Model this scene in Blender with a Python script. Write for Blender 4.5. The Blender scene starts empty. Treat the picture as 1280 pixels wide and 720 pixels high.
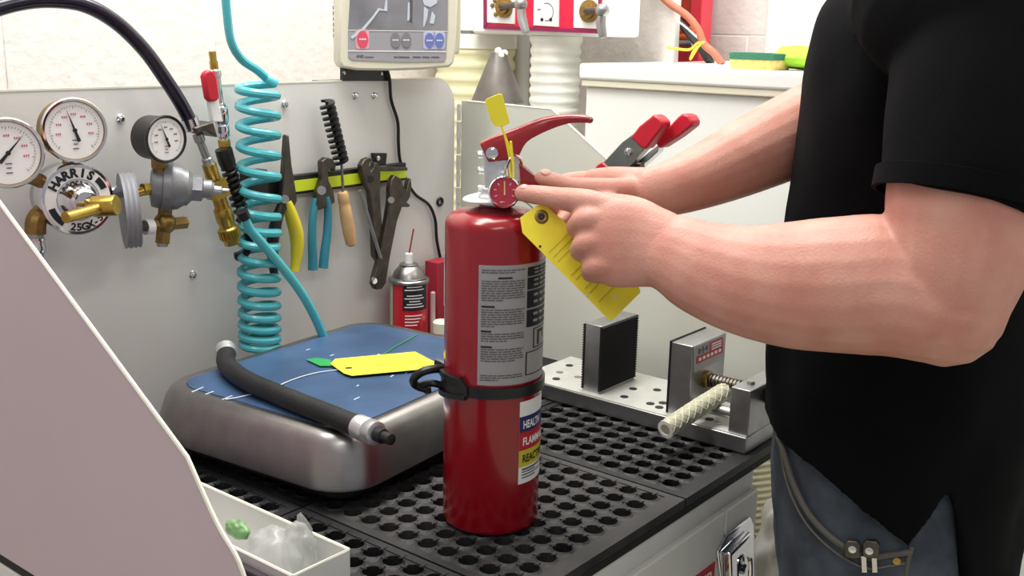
import bpy, bmesh, math, random
from mathutils import Vector, Matrix
random.seed(7)
SC = bpy.context.scene
COL = SC.collection
V = Vector
PI = math.pi

# ------------------------------------------------------------------ camera
F_PX = 1346.4
PIT, YAW, ROL = [math.radians(a) for a in (13.41, 51.69, 1.277)]
def _w2c(v):
    X, Y, Z = v
    x = X*math.cos(YAW) - Y*math.sin(YAW); y = X*math.sin(YAW) + Y*math.cos(YAW)
    a = x; b = -(Z*math.cos(PIT) + y*math.sin(PIT)); c = y*math.cos(PIT) - Z*math.sin(PIT)
    return (math.cos(ROL)*a - math.sin(ROL)*b, math.sin(ROL)*a + math.cos(ROL)*b, c)
_c = [_w2c(e) for e in ((1, 0, 0), (0, 1, 0), (0, 0, 1))]
RR = V((_c[0][0], _c[1][0], _c[2][0])); RD = V((_c[0][1], _c[1][1], _c[2][1])); RF = V((_c[0][2], _c[1][2], _c[2][2]))
CAM = V((-0.8935, -0.7306, 1.4480))
cam_data = bpy.data.cameras.new('camera'); cam = bpy.data.objects.new('camera', cam_data); COL.objects.link(cam)
cam.matrix_world = Matrix(((RR.x, -RD.x, -RF.x, CAM.x), (RR.y, -RD.y, -RF.y, CAM.y), (RR.z, -RD.z, -RF.z, CAM.z), (0, 0, 0, 1)))
cam_data.sensor_width = 36; cam_data.lens = F_PX/1280*36; cam_data.clip_start = 0.05
SC.camera = cam

# ------------------------------------------------------------------ light
SC.view_settings.view_transform = 'Standard'; SC.view_settings.look = 'None'
SC.view_settings.gamma = 1; SC.view_settings.use_curve_mapping = False
SC.view_settings.exposure = 0.0
w = bpy.data.worlds.new('room_light'); SC.world = w; w.use_nodes = True
bg = w.node_tree.nodes['Background']; bg.inputs[0].default_value = (0.95, 0.97, 1.0, 1); bg.inputs[1].default_value = 0.38
def area(name, loc, sx, sy, power, col=(1, 0.98, 0.94), target=None):
    l = bpy.data.lights.new(name, 'AREA'); l.shape = 'RECTANGLE'; l.size = sx; l.size_y = sy; l.energy = power; l.color = col
    o = bpy.data.objects.new(name, l); COL.objects.link(o); o.location = loc
    if target is not None:
        o.rotation_euler = (V(target) - V(loc)).to_track_quat('-Z', 'Y').to_euler()
    return o
area('ceiling_light', (0.55, 0.30, 2.62), 1.4, 0.6, 31)
area('ceiling_light', (-0.35, 0.35, 2.62), 1.2, 0.3, 20)
area('ceiling_light', (0.6, -1.3, 2.62), 1.2, 0.3, 10)
area('ceiling_light', (-1.3, -1.2, 2.62), 1.2, 0.3, 12)

# ------------------------------------------------------------------ rays onto real planes
def ray(px, py): return RR*((px-640)/F_PX) + RD*((py-360)/F_PX) + RF
def onz(px, py, z): d = ray(px, py); return CAM + d*((z-CAM.z)/d.z)
def onx(px, py, x): d = ray(px, py); return CAM + d*((x-CAM.x)/d.x)
def ony(px, py, y): d = ray(px, py); return CAM + d*((y-CAM.y)/d.y)
def atd(px, py, dep): return CAM + ray(px, py)*dep
YP, XW, XL, ZB = 0.564, 0.58, -0.40, 0.90     # back panel, side panels, mat top
def W(px, py, off=0.0): return ony(px, py, YP-off)

# ------------------------------------------------------------------ materials
def lin(h):
    h = h.lstrip('#'); c = [int(h[i:i+2], 16)/255 for i in (0, 2, 4)]
    return tuple(x/12.92 if x <= 0.04045 else ((x+0.055)/1.055)**2.4 for x in c) + (1,)
MATS = {}
def mat(name, col, rough=0.5, metal=0.0, var=0.0, vscale=20, bump=0.0, bscale=200, col2=None, spec=0.5, trans=0.0, sss=0.0, coat=0.0, alpha=1.0, emit=0.0):
    if name in MATS: return MATS[name]
    m = bpy.data.materials.new(name); m.use_nodes = True; nt = m.node_tree; b = nt.nodes['Principled BSDF']
    c = lin(col); b.inputs['Base Color'].default_value = c; b.inputs['Roughness'].default_value = rough; b.inputs['Metallic'].default_value = metal
    b.inputs['Specular IOR Level'].default_value = spec
    if trans: b.inputs['Transmission Weight'].default_value = trans
    if coat: b.inputs['Coat Weight'].default_value = coat; b.inputs['Coat Roughness'].default_value = 0.08
    if sss: b.inputs['Subsurface Weight'].default_value = sss; b.inputs['Subsurface Radius'].default_value = (0.012, 0.005, 0.003); b.inputs['Subsurface Scale'].default_value = 1.0
    if alpha < 1: b.inputs['Alpha'].default_value = alpha
    if emit: b.inputs['Emission Color'].default_value = c; b.inputs['Emission Strength'].default_value = emit
    tc = nt.nodes.new('ShaderNodeTexCoord')
    if var or col2:
        n = nt.nodes.new('ShaderNodeTexNoise'); n.inputs['Scale'].default_value = vscale; n.inputs['Detail'].default_value = 4
        nt.links.new(tc.outputs['Object'], n.inputs['Vector'])
        r = nt.nodes.new('ShaderNodeValToRGB'); r.color_ramp.elements[0].position = 0.35; r.color_ramp.elements[1].position = 0.68
        if col2: r.color_ramp.elements[0].color = c; r.color_ramp.elements[1].color = lin(col2)
        else:
            r.color_ramp.elements[0].color = tuple(x*(1-var) for x in c[:3]) + (1,); r.color_ramp.elements[1].color = tuple(min(1, x*(1+var)) for x in c[:3]) + (1,)
        nt.links.new(n.outputs['Fac'], r.inputs['Fac']); nt.links.new(r.outputs['Color'], b.inputs['Base Color'])
    if bump:
        n2 = nt.nodes.new('ShaderNodeTexNoise'); n2.inputs['Scale'].default_value = bscale; n2.inputs['Detail'].default_value = 3
        nt.links.new(tc.outputs['Object'], n2.inputs['Vector'])
        bp = nt.nodes.new('ShaderNodeBump'); bp.inputs['Strength'].default_value = bump; bp.inputs['Distance'].default_value = 0.002
        nt.links.new(n2.outputs['Fac'], bp.inputs['Height']); nt.links.new(bp.outputs['Normal'], b.inputs['Normal'])
    MATS[name] = m; return m
M_wall = mat('painted_block', '#e3dcd8', 0.75, bump=1.0, bscale=60, vscale=45, var=0.04)
M_wall2 = mat('painted_board', '#e8ebe2', 0.6)
M_floor = mat('floor_tile', '#cfc8b0', 0.5, var=0.08, vscale=8)
M_ceil = mat('ceiling_paint', '#f0f0ec', 0.9)
M_panel = mat('grey_enamel', '#dedddb', 0.42, var=0.03, vscale=3)
M_panelL = mat('pinkish_grey_enamel', '#c3afb8', 0.5, var=0.03, vscale=3)
M_wing = mat('warm_grey_enamel', '#d9dbd0', 0.42, var=0.02, vscale=3)
M_edge = mat('bare_sheet_edge', '#ece9da', 0.4)
M_cab = mat('white_enamel', '#d7d7d4', 0.4, var=0.02)
M_white = mat('white_gloss', '#eef0ee', 0.35)
M_rub = mat('black_rubber', '#0d0d0f', 0.55, vscale=25, bump=0.3, bscale=300, col2='#1c1c1f')
M_rubd = mat('dusty_rubber', '#101012', 0.6, vscale=9, bump=0.3, bscale=300, col2='#3a3838')
M_black = mat('black_plastic', '#121214', 0.4)
M_blackm = mat('black_matt', '#0b0b0d', 0.75)
M_steel = mat('brushed_steel', '#a3a09f', 0.33, 1.0, var=0.08, vscale=40)
M_mach = mat('machined_steel', '#a5a5a5', 0.38, 0.9, var=0.12, vscale=30)
M_machtop = mat('milled_plate', '#d3d3cd', 0.45, 0.5, var=0.06, vscale=40)
M_dsteel = mat('dark_steel', '#5c5650', 0.4, 0.9, var=0.2, vscale=60)
M_chrome = mat('chrome', '#dcdce2', 0.12, 1.0)
M_alu = mat('cast_aluminium', '#d2d3d6', 0.32, 0.75, bump=0.15)
M_zinc = mat('zinc_grey', '#8d8e93', 0.42, 0.55, bump=0.3, bscale=120)
M_brass = mat('brass', '#b89a4a', 0.3, 0.9, var=0.15, vscale=60)
M_bronze = mat('old_brass', '#8f7443', 0.38, 0.85, var=0.2, vscale=60)
M_red = mat('red_enamel', '#8e0818', 0.25, coat=0.4)
M_redp = mat('red_plastic', '#c11a30', 0.4)
M_redpanel = mat('red_panel', '#d5163f', 0.45)
M_yel = mat('yellow_card', '#f9e63c', 0.6, var=0.04, vscale=60)
M_yelp = mat('yellow_plastic', '#f4e63a', 0.4)
M_yg = mat('yellow_green', '#cfe02a', 0.5)
M_teal = mat('teal_polyurethane', '#55bdc8', 0.25, trans=0.15)
M_tealg = mat('teal_grip', '#2f7f95', 0.5)
M_yelg = mat('yellow_grip', '#dccb2e', 0.45)
M_wood = mat('turned_wood', '#cfa878', 0.6, var=0.15, vscale=30)
M_blue = mat('blue_film', '#385274', 0.42, var=0.22, vscale=10, bump=0.2, bscale=60)
M_film = mat('torn_film', '#c9d3e0', 0.4)
M_lab = mat('grey_label', '#9a979a', 0.45)
M_labd = mat('black_print', '#1a1a24', 0.5)
M_print = mat('grey_print', '#57565c', 0.6)
M_paper = mat('white_print', '#eeecec', 0.5)
M_navy = mat('navy_print', '#1d2560', 0.5)
M_redpr = mat('red_print', '#b8182c', 0.5)
M_yelpr = mat('yellow_print', '#c9bd2c', 0.5)
M_green = mat('green_plastic', '#2d9a52', 0.4)
M_cream = mat('cream_plastic', '#e4e0cc', 0.4)
M_lcd = mat('film_grey', '#8f8f96', 0.15, var=0.25, vscale=12, coat=0.6)
M_key = mat('keypad_grey', '#a3a3aa', 0.4)
M_duct = mat('corrugated_white', '#fafaf2', 0.5)
M_ductY = mat('corrugated_cream', '#eeebc0', 0.5)
M_sponge = mat('yellow_sponge', '#dcc878', 0.9, bump=1.0, bscale=250, var=0.15, vscale=120)
M_scour = mat('green_scourer', '#37775c', 0.9, bump=0.8, bscale=300)
M_lime = mat('lime_cloth', '#a4d83a', 0.7, var=0.15, vscale=30)
M_clear = mat('clear_hose', '#c9c8ac', 0.3, trans=0.25, var=0.06, vscale=80)
M_bag = mat('plastic_bag', '#e4e6e4', 0.25, trans=0.6, alpha=0.55)
M_skin = mat('skin', '#cc9788', 0.5, col2='#c28476', vscale=22, bump=0.25, bscale=350, sss=0.12, spec=0.35)
M_nail = mat('nail', '#dba99b', 0.4)
M_shirt = mat('black_cotton', '#07070a', 0.9, bump=0.25, bscale=900, spec=0.1)
M_jean = mat('denim', '#2d343f', 0.85, vscale=26, bump=0.4, bscale=900, col2='#49515c')
M_jseam = mat('denim_seam', '#57534f', 0.85)
M_hair = mat('brown_hair', '#3a281c', 0.7, bump=0.8, bscale=120)
M_shoe = mat('black_leather', '#151314', 0.45)
M_orange = mat('orange_hose', '#d8622e', 0.5)
M_pinkh = mat('faded_hose', '#b56a50', 0.5)

# ------------------------------------------------------------------ mesh helpers
def basis(n, up=None):
    n = V(n).normalized()
    u = V(up) if up is not None else (V((0, 0, 1)) if abs(n.z) < 0.9 else V((1, 0, 0)))
    x = u.cross(n).normalized(); y = n.cross(x)
    return x, y, n
def cr(pts, k=6):
    pts = [tuple(p) for p in pts]; out = []
    n = len(pts); dim = len(pts[0])
    for i in range(n-1):
        p0 = pts[max(i-1, 0)]; p1 = pts[i]; p2 = pts[i+1]; p3 = pts[min(i+2, n-1)]
        for j in range(k):
            t = j/k; t2 = t*t; t3 = t2*t
            out.append(tuple(0.5*((2*p1[d]) + (-p0[d]+p2[d])*t + (2*p0[d]-5*p1[d]+4*p2[d]-p3[d])*t2 + (-p0[d]+3*p1[d]-3*p2[d]+p3[d])*t3) for d in range(dim)))
    out.append(pts[-1]); return out
class MB:
    def __init__(s): s.v = []; s.f = []
    def add(s, vs, fs):
        o = len(s.v); s.v += [V(p) for p in vs]; s.f += [tuple(i+o for i in f) for f in fs]; return s
    def loft(s, rings, caps=True, closed=False):
        n = len(rings[0]); vs = [p for r in rings for p in r]; fs = []
        m = len(rings)
        for i in range(m if closed else m-1):
            a = i*n; b = ((i+1) % m)*n
            for j in range(n):
                k = (j+1) % n; fs.append((a+j, a+k, b+k, b+j))
        if caps and not closed: fs.append(tuple(range(n-1, -1, -1))); fs.append(tuple((m-1)*n+j for j in range(n)))
        return s.add(vs, fs)
    def ring(s, c, x, y, r, n, ry=None):
        ry = r if ry is None else ry
        return [V(c) + x*(r*math.cos(2*PI*j/n)) + y*(ry*math.sin(2*PI*j/n)) for j in range(n)]
    def lathe(s, prof, org, axis=(0, 0, 1), n=24, caps=True, up=None):
        x, y, z = basis(axis, up); org = V(org)
        return s.loft([s.ring(org+z*h, x, y, max(r, 1e-5), n) for r, h in prof], caps)
    def cyl(s, a, b, r, r2=None, n=16):
        a = V(a); b = V(b); d = b-a
        return s.lathe([(r, 0), (r if r2 is None else r2, d.length)], a, d, n)
    def tube(s, pts, r, n=8, k=6, caps=True, ry=None):
        pts = cr(pts, k) if k > 1 else [tuple(p) for p in pts]
        P = [V(p) for p in pts]; rings = []; x = None
        for i, p in enumerate(P):
            t = (P[min(i+1, len(P)-1)] - P[max(i-1, 0)])
            t = t.normalized() if t.length > 1e-9 else V((0, 0, 1))
            if x is None: x, y, _ = basis(t)
            else:
                x = (x - t*x.dot(t)); x = x.normalized() if x.length > 1e-6 else basis(t)[0]; y = t.cross(x)
            rr = r(i/(len(P)-1)) if callable(r) else r
            rings.append(s.ring(p, x, y, rr, n, ry))
        return s.loft(rings, caps)
    def box(s, c, sz, ax=None):
        c = V(c); X, Y, Z = ax if ax else (V((1, 0, 0)), V((0, 1, 0)), V((0, 0, 1)))
        a, b, d = [q/2 for q in sz]
        vs = [c + X*(i*a) + Y*(j*b) + Z*(k*d) for k in (-1, 1) for j in (-1, 1) for i in (-1, 1)]
        return s.add(vs, [(0, 2, 3, 1), (4, 5, 7, 6), (0, 1, 5, 4), (2, 6, 7, 3), (0, 4, 6, 2), (1, 3, 7, 5)])
    def prism(s, poly, org, X, Y, th):
        """poly in metres on axes X,Y at org, extruded by th along X x Y"""
        org = V(org); X = V(X).normalized(); Y = V(Y).normalized(); Z = X.cross(Y).normalized(); n = len(poly)
        vs = [org + X*a + Y*b for a, b in poly] + [org + X*a + Y*b + Z*th for a, b in poly]
        fs = [tuple(range(n-1, -1, -1)), tuple(range(n, 2*n))] + [(i, (i+1) % n, n+(i+1) % n, n+i) for i in range(n)]
        return s.add(vs, fs)
    def slab(s, pts, nrm, th):
        """polygon of world points thickened by th along nrm"""
        nrm = V(nrm).normalized(); n = len(pts)
        vs = [V(p) for p in pts] + [V(p)+nrm*th for p in pts]
        return s.add(vs, [tuple(range(n-1, -1, -1)), tuple(range(n, 2*n))] + [(i, (i+1) % n, n+(i+1) % n, n+i) for i in range(n)])
    def ell(s, c, r, ax=None, nu=16, nv=10):
        c = V(c); X, Y, Z = ax if ax else (V((1, 0, 0)), V((0, 1, 0)), V((0, 0, 1)))
        r = (r, r, r) if not hasattr(r, '__len__') else r; rings = []
        for i in range(nv+1):
            a = -PI/2 + PI*i/nv; q = max(math.cos(a), 1e-3)
            rings.append([c + X*(r[0]*q*math.cos(2*PI*j/nu)) + Y*(r[1]*q*math.sin(2*PI*j/nu)) + Z*(r[2]*math.sin(a)) for j in range(nu)])
        return s.loft(rings)
    def torus(s, c, axis, R, r, n=28, m=8, rz=None):
        x, y, z = basis(axis); c = V(c); rings = []; rz = rz or r
        for i in range(n):
            a = 2*PI*i/n; d = x*math.cos(a) + y*math.sin(a)
            rings.append([c + d*(R + r*math.cos(2*PI*j/m)) + z*(rz*math.sin(2*PI*j/m)) for j in range(m)])
        return s.loft(rings, closed=True)
    def grid(s, fn, us, vs_):
        nu = len(us); nv = len(vs_)
        return s.add([fn(u, v) for v in vs_ for u in us], [(j*nu+i, j*nu+i+1, (j+1)*nu+i+1, (j+1)*nu+i) for j in range(nv-1) for i in range(nu-1)])
    def build(s, name, m, parent=None, bevel=0, seg=2, angle=35, flat=False, smooth=True):
        me = bpy.data.meshes.new(name)
        inv = INV.get(parent.name) if parent is not None else None
        vs = [tuple(inv @ p) for p in s.v] if inv else [tuple(p) for p in s.v]
        me.from_pydata(vs, [], s.f); me.validate(); me.update()
        bm = bmesh.new(); bm.from_mesh(me); bmesh.ops.recalc_face_normals(bm, faces=bm.faces); bm.to_mesh(me); bm.free()
        if smooth and not flat:
            for p in me.polygons: p.use_smooth = True
            me.set_sharp_from_angle(angle=math.radians(angle))
        me.materials.append(m)
        o = bpy.data.objects.new(name, me); COL.objects.link(o)
        if parent is not None:
            o.parent = parent
            if inv: INV[o.name] = inv
        if bevel:
            b = o.modifiers.new('bevel', 'BEVEL'); b.width = bevel; b.segments = seg; b.limit_method = 'ANGLE'; b.angle_limit = math.radians(40)
        return o
INV = {}
def thing(name, label, cat, loc=(0, 0, 0), rz=0.0, group=None):
    o = bpy.data.objects.new(name, None); COL.objects.link(o); o.empty_display_size = 0.05
    o.location = loc; o.rotation_euler = (0, 0, rz)
    INV[o.name] = (Matrix.Translation(V(loc)) @ Matrix.Rotation(rz, 4, 'Z')).inverted()
    return tag(o, label, cat, group)
def tag(o, label, cat, group=None):
    o['label'] = label; o['category'] = cat
    if group: o['group'] = group
    return o
def struct(o): o['kind'] = 'structure'; return o
def lab(o, t): o['label'] = t; return o
def rrect(w_, h, r, n=6):
    out = []
    for cx, cy, a0 in ((w_/2-r, h/2-r, 0), (-w_/2+r, h/2-r, 90), (-w_/2+r, -h/2+r, 180), (w_/2-r, -h/2+r, 270)):
        for i in range(n+1):
            a = math.radians(a0 + 90*i/n); out.append((cx+r*math.cos(a), cy+r*math.sin(a)))
    return out
# lettering: glyph meshes made once from Blender's own font, then mapped onto their surface
_TX = {}
def glyphs(s, bold=0.0):
    if (s, bold) in _TX: return _TX[(s, bold)]
    c = bpy.data.curves.new('lettering', 'FONT'); c.body = s; c.size = 1; c.align_x = 'LEFT'; c.resolution_u = 3; c.offset = bold
    o = bpy.data.objects.new('lettering', c); COL.objects.link(o)
    me = bpy.data.meshes.new_from_object(o.evaluated_get(bpy.context.evaluated_depsgraph_get()))
    r = ([tuple(v.co[:2]) for v in me.vertices], [tuple(p.vertices) for p in me.polygons])
    bpy.data.objects.remove(o); bpy.data.curves.remove(c); bpy.data.meshes.remove(me)
    xs = [p[0] for p in r[0]] or [0]
    _TX[(s, bold)] = (r[0], r[1], min(xs), max(xs)); return _TX[(s, bold)]
def letter(mb, s, fn, height, width=None, bold=0.02, center=False):
    """fn(x, y) -> world point; text cap height 'height', optionally squeezed to 'width'"""
    vs, fs, x0, x1 = glyphs(s, bold); k = height/0.70; kx = k if width is None else width/max(x1-x0, 1e-6)
    off = -(x1-x0)*kx/2 if center else 0
    return mb.add([fn((x-x0)*kx+off, y*k) for x, y in vs], fs)
for _s in ('HARRIS', 'HEALTH'): glyphs(_s)
# ================================================================== SETTING
YB, XR = 0.98, 1.45        # masonry walls
m = MB(); m.box((0.2, -0.6, -0.05), (5, 4.6, 0.1)); struct(m.build('floor', M_floor))
m = MB(); m.box((0.2, -0.6, 2.75), (5, 4.6, 0.1)); struct(m.build('ceiling', M_ceil))
wb = MB().box((-0.2, YB+0.06, 1.35), (3.6, 0.12, 2.7)).build('wall_back', M_wall); struct(wb)
wr = MB().box((XR+0.06, -0.6, 1.35), (0.12, 3.4, 2.7)).build('wall_right', M_wall2); struct(wr)
# painted concrete blocks, each a piece with shallow recessed joints
def block_row(sz, m_, par):
    o = MB().box((0, 0, 0), sz).build('block', m_, par, bevel=0.0015); return o
src = None
for row in range(9):
    z = 0.72 + row*0.2
    for k in range(8):
        x = ony(268, 50, YB).x - 1.4 + k*0.4 + (0.2 if row % 2 == 0 else 0.0)
        if src is None: src = block_row((0.397, 0.024, 0.197), M_wall, wb); o = src
        else: o = src.copy(); COL.objects.link(o); o.parent = wb
        o.location = (x, YB+0.0105, z+0.1)
src = None
for row in range(4):
    z = 1.05 + row*0.2
    for k in range(4):
        y = 0.84 - k*0.4 + (0.2 if row % 2 else 0.0)
        if y > 0.8 or y < 0.0: continue
        if src is None: src = block_row((0.024, 0.397, 0.197), M_wall, wr); o = src
        else: o = src.copy(); COL.objects.link(o); o.parent = wr
        o.location = (XR+0.0105, y, z+0.1)

# ================================================================== WORKBENCH
bench = thing('workbench', 'white steel workbench cabinet with folding grey sheet metal back and side panels', 'workbench', (0.09, 0.2, 0))
YF = -0.145
xr_cab = ony(939, 640, YF).x
cab = MB().box(((XL+xr_cab)/2, (YF+YP)/2, 0.44), (xr_cab-XL, YP-YF, 0.876)).build('cabinet', M_cab, bench, bevel=0.004)
MB().box(((XL+XW)/2, (YF+YP)/2, 0.8825), (XW-XL, YP-YF+0.004, 0.009)).build('work_surface', M_blackm, bench)
# door with its seam
xs = ony(899, 640, YF).x
MB().box(((XL+0.03+xs)/2, YF-0.004, 0.45), (xs-XL-0.03, 0.010, 0.80)).build('door', M_cab, bench, bevel=0.002)
MB().box(((xs+xr_cab)/2+0.001, YF-0.004, 0.45), (xr_cab-xs-0.006, 0.010, 0.80)).build('door_post', M_cab, bench, bevel=0.002)
# back panel with rounded top right corner
zt = 1.366; zb = 0.888
poly = [(XL, zb), (XW-0.012, zb), (XW-0.012, zt-0.05)]
for i in range(1, 8):
    a = PI/2*i/7; poly.append((XW-0.062+0.05*math.cos(a), zt-0.05+0.05*math.sin(a)))
poly.append((XL, zt))
MB().slab([(x, YP, z) for x, z in poly], (0, 1, 0), 0.0025).build('back_panel', M_panel, bench)
MB().slab([(x, YP-0.0006, z) for x, z in ((XL, zt-0.002), (XW-0.062, zt-0.002), (XW-0.062, zt+0.0006), (XL, zt+0.0006))], (0, 1, 0), 0.0036).build('panel_hem', M_edge, bench)
# side panels: flat top, sloping front, rounded nose
def wing(x, sgn, m_, name):
    prof = [(YP-0.008, 0.888), (YP-0.008, 1.325), (YP-0.02, 1.325), (0.356, 1.322)]
    y1, z1 = 0.153, 1.192; sl = (1.322-z1)/(0.356-y1)
    ye = 0.002; ze = 1.322 - sl*(0.356-ye)
    prof.append((ye, ze))
    nose = cr([(ye, ze), (-0.035, 1.052-0.005), (-0.062, 1.022), (-0.078, 0.985), (-0.084, 0.95)], 5)
    prof += [tuple(p) for p in nose[1:]] + [(-0.088, 0.888)]
    o = MB().slab([(x, y, z) for y, z in prof], (sgn, 0, 0), 0.0025).build(name, m_, bench)
    hem = MB().tube([(x+sgn*0.0012, y, z) for y, z in prof[2:]], 0.0021, n=6, k=1).build('panel_hem', M_edge, bench)
    return o
lab(wing(XL, 1, M_panelL, 'side_panel'), 'pinkish grey side panel with a pale hemmed sloping edge')
lab(wing(XW, -1, M_wing, 'side_panel'), 'light grey side panel with sloping front edge, behind the vise')
# piano hinge knuckles in the corner
for k in range(13):
    z = 0.93 + k*0.030
    MB().cyl((XW-0.006, YP-0.005, z), (XW-0.006, YP-0.005, z+0.0275 if k % 2 else z+0.029), 0.0042 if k % 2 else 0.0036, n=10).build('hinge_knuckle', M_panel, bench)
# bolts on the back panel
for px, py in ((355, 130), (443, 119.5), (467, 119.5), (240, 343), (150, 148)):
    c = W(px, py); m = MB(); m.lathe([(0.0055, 0), (0.0055, 0.0015), (0.0042, 0.003), (0.0042, 0.006), (0.002, 0.0075)], c, (0, -1, 0), 12); m.build('bolt', M_chrome, bench)
for px, py in ((549, 252),):
    c = W(px, py); MB().torus(c+V((0, -0.002, 0)), (0, -1, 0), 0.0065, 0.0025, 20, 6).build('grommet', M_black, bench)
# toggle latch on the door post and the warning sticker
YD = YF-0.009
lt = MB()
pl = [ony(px, py, YD) for px, py in ((899, 735), (893, 690), (905, 668), (934, 645), (938, 655), (938, 735))]
lt.slab(pl, (0, -1, 0), 0.006)
latch = lt.build('latch', M_chrome, bench, bevel=0.002)
MB().slab([ony(px, py, YD-0.006) for px, py in ((905, 740), (903, 690), (931, 662), (935, 668), (912, 696), (913, 740))], (0, -1, 0), 0.012).build('latch_lever', M_chrome, latch, bevel=0.003)
MB().tube([ony(px, py, YD-0.012) for px, py in ((921, 735), (921, 705), (928, 693), (937, 697), (938, 720))], 0.0035, 8).build('latch_loop', M_chrome, latch)
c = ony(926, 709, YD-0.008); MB().lathe([(0.008, 0), (0.008, 0.006), (0.005, 0.009)], c, (0, -1, 0), 16).build('latch_bolt', M_chrome, latch)
mt_ = MB(); st_ = [ony(px, py, YD-0.0005) for px, py in ((826, 738), (893, 702), (892, 745), (826, 775))]
x0 = ony(830, 735, YD).x; x1 = ony(893, 705, YD).x; ztop = ony(893, 702, YD).z
stk = MB().box(((x0+x1)/2, YD-0.0006, ztop-0.018), (x1-x0, 0.001, 0.036)).build('warning_sticker', M_redpr, bench)
lt = MB(); letter(lt, 'DANGER', lambda x, y: V((x0+0.004+x, YD-0.0014, ztop-0.026+y)), 0.017, width=x1-x0-0.007, bold=0.03)
lt.build('lettering', M_paper, stk)

# ================================================================== RUBBER MAT TILES
def mat_tile(xa, xb, ya, yb, hx, hy, nx, ny, label, lip_front=0.0):
    p = 0.02955; r = 0.0113; z = ZB; th = 0.012
    t = thing('rubber_mat_tile', label, 'mat', ((xa+xb)/2, (ya+yb)/2, z-th), 0, 'drainage mat tiles on the bench')
    m = MB(); N = 16
    gx = [hx + p*i for i in range(nx)]; gy = [hy + p*i for i in range(ny)]
    for cx in gx:
        for cy in gy:
            top = [V((cx+r*math.cos(2*PI*(j+.5)/N), cy+r*math.sin(2*PI*(j+.5)/N), z)) for j in range(N)]
            lip = [V((cx+(r+.0022)*math.cos(2*PI*(j+.5)/N), cy+(r+.0022)*math.sin(2*PI*(j+.5)/N), z-0.0002)) for j in range(N)]
            top = [q+V((0, 0, 0.0012)) for q in top]
            bot = [q-V((0, 0, th*0.9)) for q in top]
            sq = []
            for j in range(N):
                a = 2*PI*(j+.5)/N; k = (p/2)/max(abs(math.cos(a)), abs(math.sin(a)))
                sq.append(V((cx+k*math.cos(a), cy+k*math.sin(a), z-0.0012)))
            m.loft([sq, lip, top, bot], caps=False)
            cs = [V((cx+sx*p/2, cy+sy*p/2, z-0.0012)) for sx, sy in ((1, 1), (-1, 1), (-1, -1), (1, -1))]
            o = len(m.v)
            m.add([sq[1], sq[2], cs[0], sq[5], sq[6], cs[1], sq[9], sq[10], cs[2], sq[13], sq[14], cs[3]], [(0, 2, 1), (3, 5, 4), (6, 8, 7), (9, 11, 10)])
    # border frame
    X0, X1, Y0, Y1 = gx[0]-p/2, gx[-1]+p/2, gy[0]-p/2, gy[-1]+p/2
    g = 0.0015
    for a, b, c_, d in ((xa+g, X0, ya+g, yb-g), (X1, xb-g, ya+g, yb-g), (X0, X1, ya+g, Y0), (X0, X1, Y1, yb-g)):
        m.box(((a+b)/2, (c_+d)/2, z-th/2), (b-a, d-c_, th))
    mm_ = M_rubd if 'dusty' in label else M_rub
    m.build('mat_body', mm_, t, flat=True)
    # raised links between the rings
    m = MB()
    for cx in gx:
        for cy in gy:
            for dx, dy in ((1, 0), (0, 1)):
                m.box((cx+dx*p/2, cy+dy*p/2, z-0.0002), (0.010 if dx else 0.0035, 0.010 if dy else 0.0035, 0.0016))
    o = m.build('ring_link', mm_, t, flat=True); o['kind'] = 'stuff'
    return t
P = 0.02955
bx = [-0.395, -0.1255, 0.194, 0.5135]; by = [-0.149, 0.1815, 0.4755]
hx0 = [-0.1255-0.0265-P*7, -0.0985, 0.221]; nxs = [8, 10, 10]; hy0 = [-0.111, 0.2085]; nys = [10, 9]
labs = {(0, 0): 'black rubber drainage mat tile under the white parts bin', (1, 0): 'dusty black rubber drainage mat tile under the red fire extinguisher',
        (2, 0): 'black rubber drainage mat tile under the front of the steel vise', (0, 1): 'black rubber drainage mat tile under the outer corner of the bench scale',
        (1, 1): 'black rubber drainage mat tile mostly hidden beneath the bench scale', (2, 1): 'black rubber drainage mat tile between bench scale and the back corner of the bench'}
for i in range(3):
    for j in range(2):
        mat_tile(bx[i], bx[i+1], by[j], by[j+1], hx0[i], hy0[j], nxs[i], nys[j], labs[(i, j)])

# ================================================================== BENCH SCALE
sc_c = V((0.087, 0.315, 0)); rz = math.radians(5.6); SX = V((math.cos(rz), math.sin(rz), 0)); SY = V((-math.sin(rz), math.cos(rz), 0))
scale = thing('bench_scale', 'steel bench weighing scale with blue film on its platform', 'scale', (sc_c.x, sc_c.y, ZB), rz)
def rr3(w_, h, r, z, n=8): return [sc_c + SX*a + SY*b + V((0, 0, z)) for a, b in rrect(w_, h, r, n)]
m = MB()
ZT = 0.992
m.loft([rr3(0.452, 0.362, 0.055, 0.927), rr3(0.452, 0.362, 0.055, 0.930), rr3(0.436, 0.346, 0.058, 0.968), rr3(0.430, 0.340, 0.057, 0.978), rr3(0.420, 0.330, 0.054, 0.987),
        rr3(0.404, 0.314, 0.048, ZT), rr3(0.385, 0.295, 0.042, ZT), rr3(0.379, 0.289, 0.040, ZT-0.002), rr3(0.30, 0.20, 0.02, ZT-0.002)])
m.build('weighing_pan', M_steel, scale, angle=60)
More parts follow.
